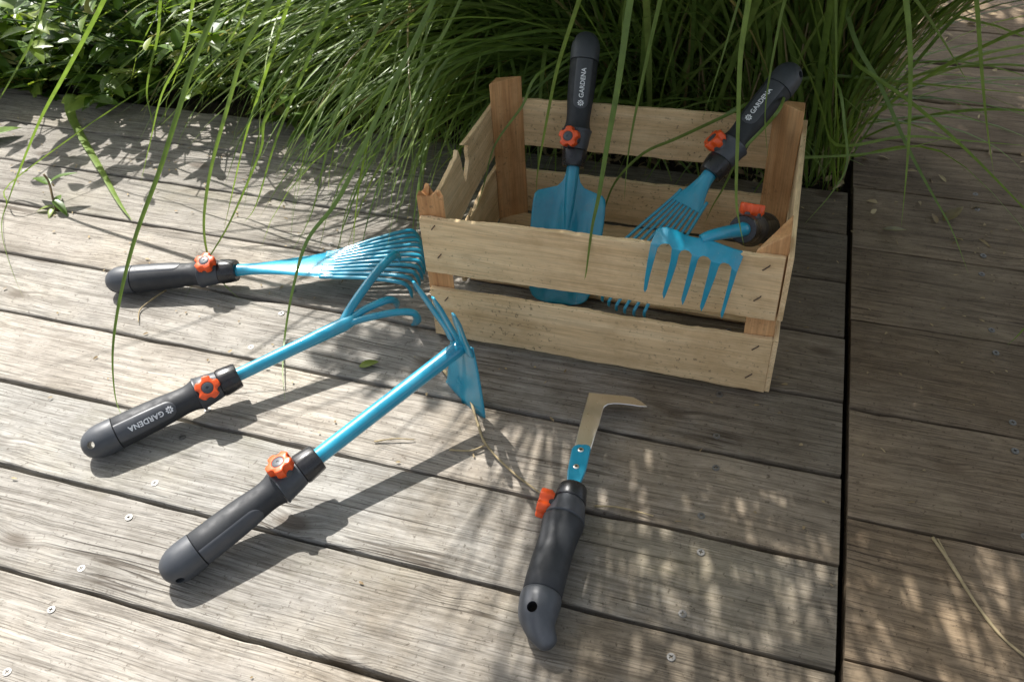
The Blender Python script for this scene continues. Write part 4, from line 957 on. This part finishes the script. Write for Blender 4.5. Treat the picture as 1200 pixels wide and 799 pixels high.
# ------------------------------------------------------------------ bits and pieces
rj = random.Random(4)
def strawbit(pts, r0, name, label, cat, m=None, fork=None, group=None):
    q = bez([Vector(p) for p in pts], 6); n = len(q); V, F = tube(q, [r0 * (1 - .55 * i / n) * rj.uniform(.75, 1.15) for i in range(n)], 7)
    if fork:
        q2 = bez([Vector(p) for p in fork], 5); V2, F2 = tube(q2, [r0 * .5] * len(q2), 6); b = len(V); V += V2; F += [tuple(i + b for i in f) for f in F2]
    o = obj(name, V, F, m or M_straw); me = o.data
    at = me.attributes.new('tint', 'FLOAT', 'POINT'); at.data.foreach_set('value', [.62] * len(me.vertices))
    return tag(o, label, cat, group)
strawbit([(.106, -.072, .006), (.124, -.105, .008), (.148, -.148, .005), (.172, -.183, .004), (.196, -.204, .005), (.22, -.22, .004)], .0026, 'dry_straw', 'long bent straw lying on the right hand boards', 'straw', fork=[(.112, -.072, .005), (.118, -.088, .007), (.124, -.105, .007)])
strawbit([(-.600, .055, .006), (-.570, .026, .013), (-.536, .003, .012), (-.506, -.040, .006), (-.482, -.074, .008), (-.434, -.107, .005), (-.377, -.135, .004)], .0027, 'dry_twig', 'knobbly dry twig on the boards running under the hoe blade', 'twig', fork=[(-.482, -.074, .007), (-.50, -.088, .006), (-.53, -.093, .004)])
strawbit([(-.312, -.132, .004), (-.287, -.128, .006), (-.262, -.126, .004), (-.235, -.128, .005)], .0016, 'dry_straw', 'short straw poking out right of the knife collar', 'straw')
strawbit([(-1.132, .111, .004), (-1.137, .080, .008), (-1.145, .055, .004), (-1.128, .027, .005)], .0018, 'dry_straw', 'small hooked straw just below the butt of the leaf rake on the boards', 'straw')
strawbit([(-.640, -.105, .003), (-.612, -.095, .006), (-.585, -.088, .004)], .0014, 'dry_straw', 'pale straw chip in the shadow of the hoe shaft', 'straw')
def leafbit(p, d, L, W, tint, label, name='fallen_leaf', cat='leaf', curl=-.1, m=None):
    B = Blades(3); B.leaf(Vector(p), Vector(d), Vector((.1, .2, 1)), L, W, tint, curl)
    o = B.build(name, m or M_broad, None); solid(o, .0004); return tag(o, label, cat)
leafbit((-.725, .026, .003), (1, .35, .1), .032, .018, .84, 'small bright green leaf scrap on the boards between cultivator and hoe')
leafbit((-1.86, .43, .006), (.8, .75, .22), .115, .05, .55, 'curled green leaf lying on the boards at the left edge', curl=.12)
leafbit((.055, .57, .006), (1, -.2, .15), .04, .02, .93, 'small yellow leaf on the shaded boards right of the grass stems')
leafbit((.16, .62, .006), (.6, .6, .15), .05, .022, .97, 'dry tan leaf on the shaded boards farther back')
# seedling growing out of a joint
sd = thing('weed_seedling', 'withered weed seedling growing from a joint between the left boards', 'weed', Matrix.Translation((-1.50, .276, 0)))
q = bez([Vector((-1.497, .274, -.01)), Vector((-1.500, .280, .02)), Vector((-1.515, .300, .045)), Vector((-1.525, .305, .060))], 5); V, F = tube(q, [.0022] * len(q), 6)
obj('stem', V, F, M_straw, sd)
B = Blades(9)
for (p, dd, LL, tn) in (((-1.512, .298, .04), (-1, .35, .25), .06, .35), ((-1.515, .300, .045), (.75, .55, .45), .055, .4), ((-1.50, .28, .02), (.8, -.35, -.05), .05, .3), ((-1.50, .276, .008), (-.8, -.5, .1), .035, .8), ((-1.50, .274, .006), (.3, -.9, .1), .03, .8), ((-1.497, .276, .01), (-.4, .9, .2), .04, .45)):
    B.leaf(Vector(p), Vector(dd), Vector((0, .2, 1)), LL, LL * .34, tn, .3)
B.build('leaves', M_broad, sd)
# a blue tube glimpsed between the leaves
V, F = tube(bez([Vector(p) for p in ((-1.98, 1.20, .02), (-1.80, 1.16, .11), (-1.66, 1.12, .13), (-1.55, 1.02, .10), (-1.47, .98, .03), (-1.42, 1.02, -.02))], 8), [.0085] * 41, 12)
tag(obj('watering_tube', V, F, plastic('blue_tube', (.015, .13, .42), .3)), 'blue tube half hidden among the leaves at the top left', 'tube')
# dead leaves and seed husks on the soil under the grass
r = random.Random(77); B = Blades(77)
for _ in range(1500):
    x = r.uniform(-1.3, -.01); y = .70 + abs(r.gauss(0, .22)); 
    B.leaf(Vector((x, y, -.03 + r.random() * .03)), Vector((r.uniform(-1, 1), r.uniform(-1, 1), r.uniform(-.1, .5))), Vector((r.uniform(-1, 1), r.uniform(-1, 1), 1)), r.uniform(.008, .03), r.uniform(.005, .012), r.uniform(0, .8), r.uniform(-.4, .6))
for _ in range(260):
    x = r.uniform(-.47, -.20); y = r.uniform(.49, .60)
    B.leaf(Vector((x, y, .003 + r.random() * .02)), Vector((r.uniform(-1, 1), r.uniform(-1, 1), r.uniform(0, .8))), Vector((r.uniform(-1, 1), r.uniform(-1, 1), 1)), r.uniform(.007, .016), r.uniform(.005, .010), r.uniform(.2, .9), r.uniform(-.4, .6))
for _ in range(90):
    x = -.02 + abs(r.gauss(0, .35)); y = r.uniform(.55, 1.6)
    B.leaf(Vector((x, y, .004)), Vector((r.uniform(-1, 1), r.uniform(-1, 1), r.uniform(0, .5))), Vector((r.uniform(-1, 1), r.uniform(-1, 1), 1)), r.uniform(.01, .03), r.uniform(.004, .010), r.uniform(0, .9), .3)
for _ in range(420):                                                  # crumbs on the boards, most of them near the plants
    x = r.uniform(-1.9, .35); y = .68 - abs(r.gauss(0, .40))
    if -.65 < x < -.10 and .10 < y < .49: continue
    B.leaf(Vector((x, y, .003)), Vector((r.uniform(-1, 1), r.uniform(-1, 1), .1)), Vector((r.uniform(-.4, .4), r.uniform(-.4, .4), 1)), r.uniform(.003, .010), r.uniform(.0012, .0035), r.uniform(0, .6), r.uniform(-.2, .2))
tag(B.build('leaf_litter', M_straw, None), 'dry brown husks and leaf litter on soil and boards', 'litter', kind='stuff')
